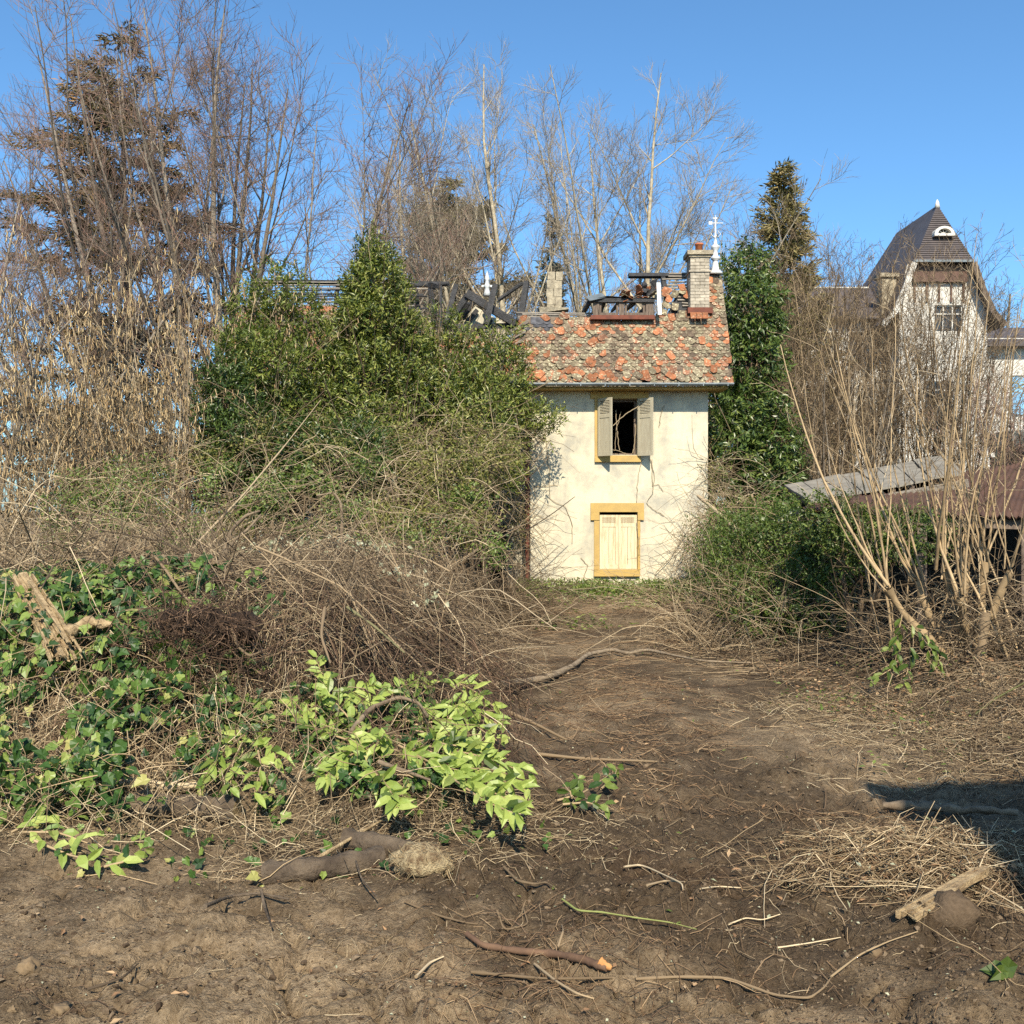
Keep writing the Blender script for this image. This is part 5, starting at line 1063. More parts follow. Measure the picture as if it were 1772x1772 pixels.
litter('twig_litter', 'reddish root fibres spread over the dark soil at the bottom', 1300, rect(-.6, 1.5, 3.5, 4.7), (.05, .3), (.001, .0024), m_red, 206, .02, arch=.12, dens=lambda x, y: np.exp(-((x - .25) / .6) ** 2 - ((y - 4.0) / .45) ** 2) + .06)
litter('straw_heap', 'tangled heap of dry straw-coloured stems at lower right', 1150, lambda rg, n: (rg.normal(2.12, .34, n), rg.normal(5.08, .2, n)), (.1, .6), (.001, .0038), BARK['straw'], 207, .08, arch=.10, curl=.2)
litter('straw_heap', 'dark bramble bits mixed into the lower right straw heap', 1100, lambda rg, n: (rg.normal(2.12, .4, n), rg.normal(5.1, .24, n)), (.08, .4), (.001, .003), m_red, 2071, .08, arch=.10, curl=.3)
litter('straw_heap', 'thin straw scattered round the lower right heap', 900, lambda rg, n: (rg.normal(2.2, .7, n), rg.normal(5.2, .55, n)), (.05, .4), (.0008, .0024), BARK['brown'], 208, .05, curl=.3)
litter('brush_heap', 'small mound of fine brown twigs below the laurel cuttings', 1300, lambda rg, n: (rg.normal(-.58, .24, n), rg.normal(6.02, .17, n)), (.1, .5), (.0012, .0028), BARK['brown'], 209, .10, arch=.1)
edge = lambda x, y: sstep(.25, -.45, x + .30 + .5 * sstep(11.5, 7.5, y) + .5 * (fbm(x, y, .7, 2, 5) - .5)) * sstep(6.9, 8.2, y) * (.25 + .75 * sstep(.38, .58, fbm(x, y, 1.6, 3, 15)))
litter('brush_pile', 'great pile of grey-brown cut brushwood behind the ivy and laurel', 6200, rect(-4.6, .35, 6.9, 13.5), (.3, 1.5), (.0015, .006), BARK['brown'], 210, .46, .10, 4, dirs=(0.0, .8), arch=.06, dens=edge)
litter('brush_pile', 'thick cut branches lying in the brushwood pile', 110, rect(-4.2, .1, 7.4, 13), (.7, 2.2), (.005, .014), BARK['brown'], 2101, .5, .10, 7, sides=6, arch=.08, dens=edge)
litter('brush_pile', 'paler dry stalks lying through the brushwood pile', 2800, rect(-4.6, .35, 6.5, 13.5), (.25, 1.1), (.0015, .0045), BARK['tan'], 211, .46, .2, 5, arch=.18, dens=edge)
litter('brush_pile', 'dark fine twigs deep in the brushwood pile', 3200, rect(-3.2, .4, 6.2, 11), (.15, .7), (.0015, .004), m_dk, 212, .25, .3, 4, arch=.15, dens=lambda x, y: sstep(.3, -.2, x))
litter('twig_litter', 'thin stems and tendrils woven through the ivy heap', 4600, rect(-4.3, -.1, 5.55, 7.8), (.12, .7), (.0014, .004), BARK['straw'], 213, .22, .35, 5, arch=.2, dens=lambda x, y: .12 + .7 * sstep(-1.1, -1.7, x))
litter('twig_litter', 'broken straw and twigs along the foot of the heap', 1700, rect(-3.4, .6, 5.0, 6.1), (.05, .45), (.001, .003), BARK['straw'], 214, .03, .3, 5, arch=.1, dens=patch(1.0, .35, .6, 37))
tangle('brush_bundle', 'upright bundle of brown brushwood at the end of the pile near the facade', 480, lambda rg, n: (px_x(858, 16.5) + rg.normal(0, .28, n), 16.5 + rg.normal(0, .35, n)), (.9, 2.0), .006, BARK['brown'], 215, .5, 1.2, 8, 2, .3, .10, g=-.2)
tangle('brush_pile', 'springy dead shoots sticking out of the top of the brushwood', 520, rect(-4.4, -.1, 8.5, 13), (.6, 1.6), .0045, BARK['tan'], 216, 1.0, .7, 8, 3, .3, .10, g=-.10)

def ico(sub):
    import bmesh
    bm = bmesh.new(); bmesh.ops.create_icosphere(bm, subdivisions=sub, radius=1); bm.verts.ensure_lookup_table()
    V = np.array([v.co[:] for v in bm.verts]); F = np.array([[v.index for v in f.verts] for f in bm.faces]); bm.free(); return V, F
I1, I2, I3 = ico(1), ico(2), ico(3)
def lump(mb, c, s, rg, I=I2, rough=.25, f=1.6, tint=.5, mi=0, smooth=True):
    V, F = I; o = rg.uniform(0, 50, 2); r = 1 + rough * 2 * (fbm(V[:, 0] * f + o[0] + V[:, 2], V[:, 1] * f + o[1] - .7 * V[:, 2], 1.0, 3, 3) - .5) + rg.normal(0, rough * .12, len(V))
    mb.add(np.asarray(c) + V * r[:, None] * np.asarray(s), F, tint, mi, smooth)
# clods of earth
m_clod, n_, l_, b_ = mat('earth_clod')
c_ = ramp(n_, l_, attr(n_), [(0, (.055, .037, .024)), (.5, (.10, .072, .048)), (1, (.20, .15, .10))]); l_.new(mixc(n_, l_, .5, c_, ramp(n_, l_, noise(n_, l_, 60, 5), [(.3, (.5, .5, .5)), (.7, (1.4, 1.4, 1.4))]), 'MULTIPLY'), b_.inputs['Base Color']); b_.inputs['Roughness'].default_value = .95; b_.inputs['Specular IOR Level'].default_value = .1
bump(n_, l_, b_, noise(n_, l_, 90, 5), .7, .01)
rg = rng_(220); n = 7000; x = rg.uniform(-2.8, 3, n); y = 3.3 + rg.random(n) ** 1.3 * 4; k = rg.random(n) < (.06 + .94 * sstep(.42, .66, fbm(x, y, 1.5, 3, 44))); x, y = x[k], y[k]; n = len(x)
s = (.004 + .011 * rg.random(n) ** 2.2 + .018 * (rg.random(n) < .02) * rg.random(n)); V, F = I1; jit = V[None] * (1 + rg.normal(0, .34, (n, len(V), 1)))
P = np.stack([x, y, gz(x, y) + s * .2], 1)[:, None] + jit * (s[:, None, None] * rg.uniform(.6, 1.4, (n, 1, 3)) * [1, 1, .7])
q = MB(); q.add(P.reshape(-1, 3), (F[None] + (np.arange(n) * len(V))[:, None, None]).reshape(-1, 3), np.repeat(rg.random(n), len(V)), 0, False); tag(q.build('clods', m_clod), 'crumbs and clods of brown earth on the churned soil', None, None, 'stuff')
rg = rng_(227); n = 26000; x = rg.uniform(-2.6, 2.8, n); y = 3.35 + rg.random(n) ** 1.4 * 2.8; s = .0022 + .006 * rg.random(n) ** 2; V = np.array([[1, 0, 0], [-.6, .9, 0], [-.6, -.9, 0], [0, 0, 1]], float); F = np.array([[0, 1, 3], [1, 2, 3], [2, 0, 3]])
P = np.stack([x, y, gz(x, y) + s * .3], 1)[:, None] + V[None] * (s[:, None, None] * rg.uniform(.5, 1.5, (n, 4, 1)))
q = MB(); q.add(P.reshape(-1, 3), (F[None] + (np.arange(n) * 4)[:, None, None]).reshape(-1, 3), np.repeat(rg.random(n), 4), 0, False); tag(q.build('crumbs', m_clod), 'fine crumbs of earth on the foreground soil', None, None, 'stuff')
# dead leaves and pale chips
def flat_leaves(name, label, n, region, L, m, seed, h=.01, tm=RHOMB, wr=.5, dens=None):
    rg = rng_(seed); x, y = region(rg, n)
    if dens is not None: k = rg.random(n) < dens(x, y); x, y = x[k], y[k]
    n = len(x)
    if n == 0: return
    q = MB(); leaves(q, tm, np.stack([x, y, gz(x, y) + .004 + h * rg.random(n)], 1), rg.normal(0, 1, (n, 3)) * [1, 1, .25], gn(x, y) + rg.normal(0, .35, (n, 3)), L * rg.uniform(.5, 1.3, n), L * wr * rg.uniform(.6, 1.3, n), rg.random(n)); return tag(q.build(name, m), label, None, None, 'stuff')
flat_leaves('dead_leaves', 'dry brown leaves and bark flakes scattered on the soil', 1500, rect(-3, 4.4, 3.4, 12), .04, LV['dead'], 221, .02, dens=patch(1.2, .38, .62, 51))
flat_leaves('dead_leaves', 'dry leaves caught along the right edge of the track', 900, rect(2.8, 4.8, 8.2, 11.8), .06, LV['dead'], 222, .10)
flat_leaves('dead_leaves', 'pale and brown leaves caught in the lower right straw heap', 150, lambda rg, n: (rg.normal(2.1, .4, n), rg.normal(5.05, .25, n)), .045, LV['dead'], 2221, .09)
flat_leaves('green_scraps', 'silvery ivy bits in the lower right straw heap', 90, lambda rg, n: (rg.normal(2.0, .4, n), rg.normal(5.05, .25, n)), .035, LV['silver'], 2222, .10)
flat_leaves('wood_chips', 'tiny pale wood chips on the dark soil', 1600, rect(-2.6, 3.6, 3.4, 12), .014, LV['silver'], 223, .006, wr=.7)
flat_leaves('green_scraps', 'small green leaf scraps dropped on the ground', 420, rect(-2.8, 4, 4.4, 14), .035, LV['small'], 224, .02, dens=patch(.9, .42, .6, 57))
flat_leaves('green_scraps', 'weeds and ivy shoots along the right edge of the track', 1400, rect(2.4, 5.0, 6.9, 12), .05, LV['small'], 225, .14, dens=lambda x, y: sstep(.48, .6, fbm(x, y, 1.6, 3, 58)))
flat_leaves('green_scraps', 'patches of green weeds on the far track', 1500, rect(.3, 4.2, 15.5, 20.5), .09, LV['small'], 226, .10, dens=lambda x, y: sstep(.48, .58, fbm(x, y, .9, 3, 60)))

# ---- leafy cuttings: the leaves one can pick out are parts
_lm = {}
def leaf_parts(T, tm, key, pos, ax, nm, L, Wd, m, rg):
    n = len(pos); ax = nrm(ax); sd = nrm(np.cross(nm, ax)); nm = np.cross(ax, sd); L = np.broadcast_to(L, (n,)); Wd = np.broadcast_to(Wd, (n,))
    ms = []
    for v in range(5):
        if (key, m.name, v) not in _lm:
            q = MB(); TV = tm[0].copy(); TV = TV * [1, rg.uniform(.88, 1.12), 1] + rg.normal(0, .018, TV.shape); TV[:, 2] += rg.normal(-.10, .08) * TV[:, 0] ** 2 + rg.uniform(0, .25) * np.abs(TV[:, 1]) ** 1.5; q.add(TV, tm[1], 0.0); _lm[(key, m.name, v)] = q.mesh('leaf', m)
        ms.append(_lm[(key, m.name, v)])
    og = T['_o']
    for i in range(n):
        o = bpy.data.objects.new('leaf', ms[rg.integers(5)]); COL.objects.link(o); o.parent = T
        A = np.stack([ax[i] * L[i], sd[i] * Wd[i], nm[i] * L[i]], 1); mm = Matrix.Identity(4)
        for r in range(3):
            for c in range(3): mm[r][c] = A[r, c]
            mm[r][3] = pos[i, r] - og[r]
        o.matrix_local = mm
CAMUP = nrm(np.array([0.05, -.75, .65]))
def ivy_heap(name, label, region, n_part, n_stuff, size, seed, h=.22, dens=None, m=None, base=None):
    rg = rng_(seed); N = (n_part + n_stuff) * 14; x, y = region(rg, N)
    if dens is not None: k = rg.random(N) < dens(x, y); x, y = x[k], y[k]
    x, y = x[:n_part + n_stuff], y[:n_part + n_stuff]; n = len(x); off = rg.random(n) ** .8 * h * (0.5 + 1.0 * fbm(x, y, 2.2, 2, 91))
    pos = np.stack([x, y, gz(x, y) + .02 + off], 1); nm = nrm(gn(x, y, .3) * .5 + CAMUP * .9 + rg.normal(0, .42, (n, 3))); ax = rg.normal(0, .8, (n, 3)) + [0, -.35, -.75]
    order = np.argsort(-(off - .12 * y)); a, b = order[:n_part], order[n_part:]; L = size * rg.uniform(.55, 1.2, n)
    bx, by = base if base else (x.mean(), y.mean()); T = thing(name, label, 'ivy', (bx, by, float(gz(bx, by))))
    leaf_parts(T, IVY, 'ivy', pos[a], ax[a], nm[a], L[a], L[a] * .95, m or LV['ivy'], rg)
    if len(b):
        q = MB(); leaves(q, IVY, pos[b], ax[b], nm[b], L[b], L[b] * .95, rg.random(len(b))); q.build('foliage', m or LV['ivy'], T)['kind'] = 'stuff'
    ns = max(3, n // 5); P, R = grow(pos[:ns] - [0, 0, .03], rg.normal(0, 1, (ns, 3)) * [1, 1, .4], rg.uniform(.15, .6, ns), rg.uniform(.0015, .004, ns), 6, rg, -.05, .25, .6); P[..., 2] = np.maximum(P[..., 2], gz(P[..., 0], P[..., 1]) + .01)
    q = MB(); tubes(q, P, R, 4, rg=rg); q.build('stems', BARK['ochre'], T)['kind'] = 'stuff'
    return T
ivy_heap('ivy_heap', 'big heap of torn-out dark green ivy at the left edge', rect(-4.3, -1.72, 5.62, 8.3), 300, 3600, .078, 231, .36, lambda x, y: sstep(.30, .52, fbm(x, y, 1.6, 3, 93)) * sstep(-1.62, -2.1, x + .35 * fbm(x, y, 1.5, 2, 94)) * .95 + .03)
ivy_heap('ivy_heap', 'sparser ivy trailing over the soil between the big ivy heap and the laurel cuttings', rect(-2.0, -.35, 5.75, 7.2), 180, 1100, .062, 232, .18, lambda x, y: sstep(.42, .6, fbm(x, y, 1.8, 3, 95)))
ivy_heap('ivy_sprig', 'scattered ivy leaves on the soil at the foot of the heap', rect(-2.6, .25, 5.0, 5.75), 34, 60, .055, 233, .03, lambda x, y: sstep(.5, .6, fbm(x, y, 2.0, 3, 97)))
ivy_heap('ivy_sprig', 'single large ivy leaves lying at the bottom right corner', lambda rg, n: (rg.normal(1.83, .07, n), rg.normal(3.88, .05, n)), 4, 2, .075, 234, .03, m=LV['small'])

def laurel(name, label, shoots, m, seed, n=22, L=.135, Wd=.052, cat='branch', h=.22, spread=.6, dark=None, base=None, Ys=None, sag=0):
    rg = rng_(seed); pts = []
    for sh in shoots:
        if Ys is None: pts.append(np.array([hit(px, py, h * (1 if i else .6)) for i, (px, py) in enumerate(sh)]))
        else: pts.append(np.array([W(px, py, Ys) + rg.normal(0, .03, 3) for px, py in sh]))
    b = pts[0][0]; T = thing(name, label, cat, (b[0], b[1], float(gz(b[0], b[1]))))
    for p in pts:
        t = np.linspace(0, len(p) - 1, 12); P = np.stack([np.interp(t, np.arange(len(p)), p[:, i]) for i in range(3)], 1); P[1:-1] = (P[:-2] + P[1:-1] * 2 + P[2:]) / 4
        q = MB(); tubes(q, P[None], np.linspace(.008, .003, 12)[None], 6, tint=np.array([.6])); q.build('stem', BARK['ochre'], T)
        u = np.linspace(.12, 1, n) * 11; k = np.minimum(u.astype(int), 10); f = (u - k)[:, None]; pos = P[k] * (1 - f) + P[k + 1] * f; d = nrm(P[k + 1] - P[k])
        nmb = nrm(CAMUP + rg.normal(0, .22, (n, 3))); sd = nrm(np.cross(nmb, d)) * np.where(np.arange(n) % 2, 1, -1)[:, None]
        ax = nrm(d * rg.uniform(.4, 1.0, (n, 1)) + rg.normal(0, .22, (n, 3)) + sd * spread * rg.uniform(.4, 1.3, (n, 1)) + nmb * rg.uniform(-.1, .3, (n, 1)) + [0, 0, -sag]); nm = nrm(nmb + sd * rg.uniform(-.2, .45, (n, 1)) + rg.normal(0, .2, (n, 3)))
        pos = pos + nmb * rg.uniform(0, .03, (n, 1))
        LL = L * rg.uniform(.7, 1.15, n) * np.where(np.linspace(0, 1, n) > .93, .75, 1); mk = np.array([dark is not None and rg.random() < .22 for _ in range(n)])
        leaf_parts(T, LAUREL, 'laurel', pos[~mk], ax[~mk], nm[~mk], LL[~mk], Wd * rg.uniform(.8, 1.15, (~mk).sum()), m, rg)
        if mk.any(): leaf_parts(T, LAUREL, 'laurel', pos[mk], ax[mk], nm[mk], LL[mk], Wd, dark, rg)
    return T
laurel('laurel_branch', 'large cut laurel branch, pale leaf undersides fanning toward the track', [[(690, 1240), (760, 1172), (815, 1190), (866, 1232)], [(700, 1245), (795, 1215), (870, 1258)], [(715, 1255), (800, 1240), (872, 1290)], [(720, 1265), (790, 1275), (855, 1318)], [(735, 1290), (820, 1305), (915, 1338)], [(740, 1300), (830, 1335), (912, 1368)], [(745, 1310), (830, 1360), (908, 1398)], [(730, 1275), (775, 1290), (840, 1290)], [(690, 1290), (745, 1320), (800, 1335)], [(700, 1250), (760, 1225), (820, 1215)], [(760, 1330), (835, 1385), (900, 1412)]], LV['pale'], 241, 27, .125, .047, dark=LV['small'])
laurel('laurel_branch', 'cut laurel shoots with mixed dark and pale leaves on top of the heap', [[(620, 1260), (570, 1205), (548, 1142)], [(620, 1235), (680, 1195), (742, 1168)], [(520, 1240), (590, 1205), (650, 1185)], [(600, 1280), (540, 1260), (505, 1220)], [(640, 1330), (672, 1360), (690, 1402)], [(640, 1290), (600, 1310), (560, 1345)], [(690, 1300), (655, 1290), (615, 1250)]], LV['pale'], 242, 26, .12, .05, dark=LV['small'], spread=.8)
laurel('laurel_sprig', 'small pale laurel sprig left of the big laurel branch', [[(430, 1262), (402, 1320), (398, 1368)], [(440, 1268), (452, 1325), (440, 1372)], [(432, 1265), (385, 1300), (360, 1340)], [(440, 1268), (470, 1290), (480, 1320)]], LV['pale'], 243, 10, .14, .05, dark=LV['small'], spread=.5, h=.2)
laurel('laurel_sprig', 'yellow-green laurel sprig at the foot of the ivy heap', [[(40, 1440), (100, 1440), (160, 1462)], [(60, 1455), (120, 1480), (170, 1490)], [(20, 1440), (60, 1420), (90, 1415)], [(180, 1500), (220, 1490), (250, 1470)]], LV['pale'], 244, 7, .11, .05, dark=LV['ivy'], spread=.9, h=.07)
laurel('laurel_sprig', 'dark green leafy sprig lying alone on the track', [[(965, 1385), (1010, 1372), (1062, 1335)], [(975, 1392), (1020, 1388), (1050, 1400)], [(990, 1380), (985, 1365), (1000, 1350)], [(1040, 1365), (1060, 1350), (1068, 1330)]], LV['small'], 245, 9, .085, .045, h=.08, spread=.9, dark=LV['ivy'])
laurel('laurel_sprig', 'glossy laurel sprig hanging below the coppiced stems', [[(1560, 1060), (1545, 1095), (1530, 1120)], [(1570, 1070), (1595, 1110), (1615, 1140)], [(1560, 1100), (1545, 1150), (1515, 1175)], [(1575, 1110), (1580, 1150), (1560, 1190)], [(1590, 1090), (1625, 1130), (1625, 1160)]], LV['small'], 246, 9, .13, .052, spread=.8, dark=LV['laurel'], Ys=9.6, sag=.4)

# ---- wood
m_log = surf_mat('dirty_bark', (.155, .118, .082), (.055, .040, .028), 7, .95, bstr=.9, bd=.03, stretch=(1, 1, 1))
m_split = surf_mat('split_pale_wood', (.40, .30, .17), (.15, .095, .05), 16, .85, (.3, .6), bstr=.8, bd=.02)
m_branch = surf_mat('grey_brown_branch', (.25, .19, .125), (.10, .072, .048), 9, .9, bstr=.7)
m_cut = surf_mat('cut_wood', (.56, .41, .23), (.36, .23, .11), 14, .8)
def wood(name, label, pts, r, m, cat='stick', seed=0, Y=None, h=None, sides=8, tip=.5, rough=.10, cutm=None, sub=6, parent=None, gnarl=.0):
    r = r * (.62 if m is BARK['straw'] else 1); rg = rng_(seed + len(label)); h = (r * .75 if h is None else h) + .012
    p = np.array([hit(px, py, h) if Y is None else W(px, py, Y[i] if isinstance(Y, (list, tuple)) else Y) for i, (px, py) in enumerate(pts)])
    K = len(p); t = np.linspace(0, K - 1, (K - 1) * sub + 1); P = np.stack([np.interp(t, np.arange(K), p[:, i]) for i in range(3)], 1)
    for _ in range(2): P[1:-1] = (P[:-2] + P[1:-1] * 2 + P[2:]) / 4
    n = len(P); P = P + rg.normal(0, gnarl, P.shape); R = r * np.linspace(1, tip, n) * (1 + rg.normal(0, rough, n).clip(-.25, .25))
    q = MB(); T = nrm(np.gradient(P, axis=0)); ref = np.array([0, 0, 1.]) if abs(T[0, 2]) < .8 else np.array([1., 0, 0]); A = nrm(np.cross(T, ref)); B = np.cross(T, A); a = np.arange(sides) * 2 * math.pi / sides
    V = P[:, None] + R[:, None, None] * (1 + rg.normal(0, rough * .8, (n, sides, 1))) * (A[:, None] * np.cos(a)[:, None] + B[:, None] * np.sin(a)[:, None])
    i, j = np.meshgrid(np.arange(n - 1), np.arange(sides)); k = i * sides + j; k2 = i * sides + (j + 1) % sides; q.add(V.reshape(-1, 3), np.stack([k, k2, k2 + sides, k + sides], -1).reshape(-1, 4), rg.random(), 0, True)
    c0, c1 = V[0].mean(0), V[-1].mean(0); ms = [m, cutm or m]
    for ring, cc in ((V[0], c0 - T[0] * r * .04), (V[-1], c1 + T[-1] * r * .04)):
        q.add(np.concatenate([ring, [cc]]), [[sides, x_, (x_ + 1) % sides] for x_ in range(sides)], .5, 1)
    o = q.build(name, ms)
    if parent is None: tag(o, label, cat)
    return o
G = lambda *a: list(a)
wood('fallen_branch', 'long curved bare branch lying across the far track', [(866, 1186), (905, 1180), (955, 1170), (992, 1152), (1018, 1132), (1060, 1124), (1085, 1131), (1120, 1124), (1165, 1134), (1215, 1144), (1300, 1147)], .040, surf_mat('grey_branch_bark', (.30, .235, .16), (.14, .105, .07), 8, .9, bstr=.6), 'branch', tip=.2, h=.06)
wood('stick', 'slim straight pale stick on the bare soil right of the laurel leaves', [(930, 1305), (1010, 1313), (1140, 1318)], .014, BARK['tan'], tip=.5)
wood('cane', 'yellow cane leaning out at the foot of the heap', [(548, 1486), (600, 1455), (668, 1415)], .012, m_split, h=.06)
wood('stick', 'thin pale twig crossing the soil-covered log', [(568, 1435), (585, 1470), (612, 1512)], .005, BARK['straw'], h=.07)
wood('log', 'soil-covered dark log left of the pale stump piece', [(462, 1512), (530, 1505), (600, 1496), (664, 1482)], .06, m_log, 'log', sides=12, tip=.85, h=.035, cutm=m_log)
wood('log', 'soil-covered dark log above the pale stump piece', [(600, 1452), (680, 1466), (752, 1474)], .055, m_log, 'log', sides=12, tip=.7, h=.03)
wood('log', 'short log with pale splintered end under the left ivy', [(232, 1392), (290, 1396), (345, 1398), (410, 1402)], .075, m_log, 'log', sides=12, tip=.9, h=.05, cutm=m_split)
wood('stick', 'rough bark-covered root above the short log', [(165, 1362), (230, 1352), (300, 1362), (345, 1358)], .035, BARK['tan'], 'root', h=.05)
wood('stick', 'snake-shaped twig lying alone on the dark soil', [(872, 1500), (895, 1524), (925, 1530), (945, 1526), (962, 1538)], .007, BARK['tan'], h=.012)
wood('cane', 'long thin green bramble cane across the foreground', [(973, 1556), (1000, 1576), (1040, 1578), (1100, 1588), (1160, 1596), (1205, 1608)], .005, tint_mat('green_cane', [(0, (.20, .22, .07)), (1, (.28, .28, .10))], .6), 'cane', h=.02)
wood('root', 'reddish forked root with torn orange end in the foreground', [(808, 1616), (835, 1636), (900, 1646), (960, 1650), (1010, 1660), (1050, 1676)], .011, surf_mat('red_root_bark', (.16, .095, .058), (.07, .04, .026), 9), 'root', tip=1.6, h=.02)
wood('root', 'torn orange root end of the foreground root', [(1038, 1664), (1058, 1676)], .022, surf_mat('orange_torn_wood', (.56, .30, .12), (.36, .17, .06), 14), 'root', tip=.4, h=.02)
wood('root', 'straight pale root below the reddish forked root', [(815, 1682), (880, 1688), (950, 1694), (1060, 1692)], .008, BARK['tan'], 'root', h=.012)
wood('root', 'thin root crossing diagonally to the bottom', [(925, 1668), (965, 1700), (1000, 1720), (1028, 1728)], .006, BARK['brown'], 'root', h=.012)
wood('root', 'looped root running from the track to the bottom right tangle', [(1100, 1694), (1180, 1690), (1260, 1692), (1340, 1722), (1400, 1728), (1425, 1710), (1440, 1690)], .007, BARK['tan'], 'root', h=.012)
for pp, lb in (([(700, 1560), (760, 1585), (820, 1600), (890, 1590)], 'tangled pale root stub right of the pale stump piece'), ([(860, 1575), (872, 1610), (915, 1600), (905, 1570)], 'small looped root standing among the root fibres'), ([(965, 1640), (975, 1610), (972, 1600)], 'short upright pale twig beside the forked root'), ([(720, 1690), (745, 1665), (768, 1655)], 'curved brown root left of the straight pale root'), ([(1080, 1500), (1110, 1496), (1180, 1528), (1182, 1540)], 'short pale twig on the dark soil'), ([(1120, 1532), (1150, 1524), (1185, 1526)], 'arched pale twig beneath the short pale one')): wood('root', lb, pp, .006, BARK['tan'], 'root', h=.012)
wood('stick', 'bent twig in the foreground beside the left clods', [(152, 1712), (190, 1700), (215, 1690), (238, 1668)], .006, BARK['brown'], h=.01)
wood('stick', 'curved root arching over the soil near the left front', [(355, 1568), (400, 1550), (450, 1546), (500, 1556)], .009, m_log, 'root', h=.02)
wood('stick', 'upright broken root poking from the soil near the left front', [(452, 1540), (458, 1570), (470, 1604)], .008, m_log, 'root', h=.03)
wood('stick', 'dark twig bending beside the pale stump piece', [(612, 1478), (625, 1520), (652, 1552)], .006, m_log, h=.05)
rg = rng_(261); q = MB(); A_, B_ = hit(1562, 1588, .06), hit(1702, 1508, .10); dv = nrm(B_ - A_); sv = nrm(np.cross(dv, [0, 0, 1.]))
for k in range(7):
    o = sv * (k - 3) * .011; f0, f1 = rg.uniform(-.03, .12), rg.uniform(.86, 1.06); beam(q, A_ + (B_ - A_) * f0 + o + [0, 0, rg.normal(0, .004)], A_ + (B_ - A_) * f1 + o + [0, 0, rg.normal(0, .006)], .016, rg.uniform(.02, .04), rg.random(), rough=.003, rg=rg, w2=rg.uniform(.006, .016))
tag(q.build('splinter', m_split), 'pale splintered plank of wood on the straw heap', 'wood splinter')
wood('stick', 'two-pronged straw-coloured stalk below the straw heap', [(1438, 1690), (1490, 1650), (1540, 1628), (1588, 1612)], .007, BARK['straw'], h=.02)
wood('stick', 'short pale stick left of the straw heap', [(1212, 1538), (1240, 1534), (1282, 1536)], .006, BARK['straw'], h=.012)
wood('stick', 'thin crooked stick left of the straw heap', [(1286, 1536), (1330, 1532), (1370, 1524)], .006, BARK['straw'], h=.012)
wood('stick', 'crooked twig in front of the straw heap', [(1260, 1600), (1290, 1588), (1320, 1592), (1350, 1582)], .006, BARK['straw'], h=.012)
wood('stick', 'pale stalk lying left of the earth clod', [(1345, 1640), (1400, 1632), (1455, 1622)], .006, BARK['straw'], h=.012)
wood('log', 'long grey log lying in the dark shadow at right', [(1530, 1392), (1600, 1398), (1680, 1402), (1760, 1406)], .026, m_branch, 'log', sides=10, tip=.7, h=.05, rough=.2, gnarl=.006)
rg = rng_(262); q = MB(); pts_ = np.array([hit(px, py, .38) for px, py in ((38, 1000), (78, 1068), (112, 1134))])
for k in range(46):
    f0 = max(0, rg.normal(.08, .12)); f1 = min(1.05, rg.normal(.95, .12)); fs = np.array([f0, (f0 + f1) / 2, f1]); c_ = np.stack([np.interp(fs * 2, np.arange(3), pts_[:, a]) for a in range(3)], 1); o = rg.normal(0, 1, 3) * [.034, .02, .026]
    for a in range(2): beam(q, c_[a] + o * (1 + .2 * a), c_[a + 1] + o * (1 + .2 * (a + 1)) + rg.normal(0, .004, 3), rg.uniform(.012, .03), rg.uniform(.012, .03), rg.random(), rough=.003, rg=rg, w2=None if a == 0 else rg.uniform(.003, .015))
tag(q.build('broken_trunk', m_split), 'split pale trunk piece standing in the ivy heap', 'log')
wood('broken_trunk', 'gnarled weathered wood knot right of the split trunk', [(112, 1098), (150, 1078), (195, 1080)], .05, m_split, 'log', sides=9, rough=.3, h=.36, tip=.4)
wood('stick', 'thin long stem sticking out of the left ivy', [(88, 1354), (150, 1372), (215, 1402), (330, 1472)], .006, BARK['straw'], h=.12)
wood('stick', 'curved bare root looping under the torn root ball', [(402, 1090), (412, 1120), (432, 1136), (455, 1126)], .013, BARK['tan'], 'root', h=.42)
wood('branch', 'pale dead branch rising from behind the root ball', [(362, 1002), (385, 965), (398, 920), (425, 892), (450, 884)], .030, m_branch, 'branch', Y=10.4, tip=.35)
wood('branch', 'forked dead limb beside the pale rising branch', [(380, 975), (405, 935), (430, 915), (452, 890)], .02, m_branch, 'branch', Y=10.3, tip=.5)
wood('branch', 'grey dead branch with crook standing over the brushwood', [(590, 945), (592, 905), (590, 870), (578, 852), (548, 858)], .024, m_branch, 'branch', Y=12.8, tip=.4)
wood('branch', 'dead branch slanting right over the brushwood', [(590, 940), (615, 912), (640, 885)], .018, m_branch, 'branch', Y=12.6, tip=.5)
wood('sapling', 'long thin leaning sapling stem across the evergreens', [(275, 1020), (350, 930), (420, 858), (490, 775), (555, 692)], .02, BARK['tan'], 'stem', Y=[11.2, 12.2, 13.2, 14.2, 15.2], tip=.25)
wood('sapling', 'thin second stem leaning up from the brushwood', [(330, 1010), (385, 900), (420, 800), (425, 735)], .012, BARK['tan'], 'stem', Y=[11, 12.5, 14, 15], tip=.3)
for a in range(6):
    pass
fork = [([(770, 985), (820, 955), (870, 920), (915, 905)], 'long pale bare twig reaching toward the facade corner'), ([(740, 975), (800, 965), (860, 955), (920, 950)], 'low horizontal bare twig beneath the one reaching the facade corner'), ([(800, 970), (840, 930), (868, 890), (872, 850)], 'steep bare twig rising before the dark wing doorway')]
for k, (pp, lb) in enumerate(fork): wood('bare_twig', lb, pp, .012, BARK['tan'], 'twig', Y=[14 + k, 14.6 + k, 15.2 + k, 16 + k], tip=.3)
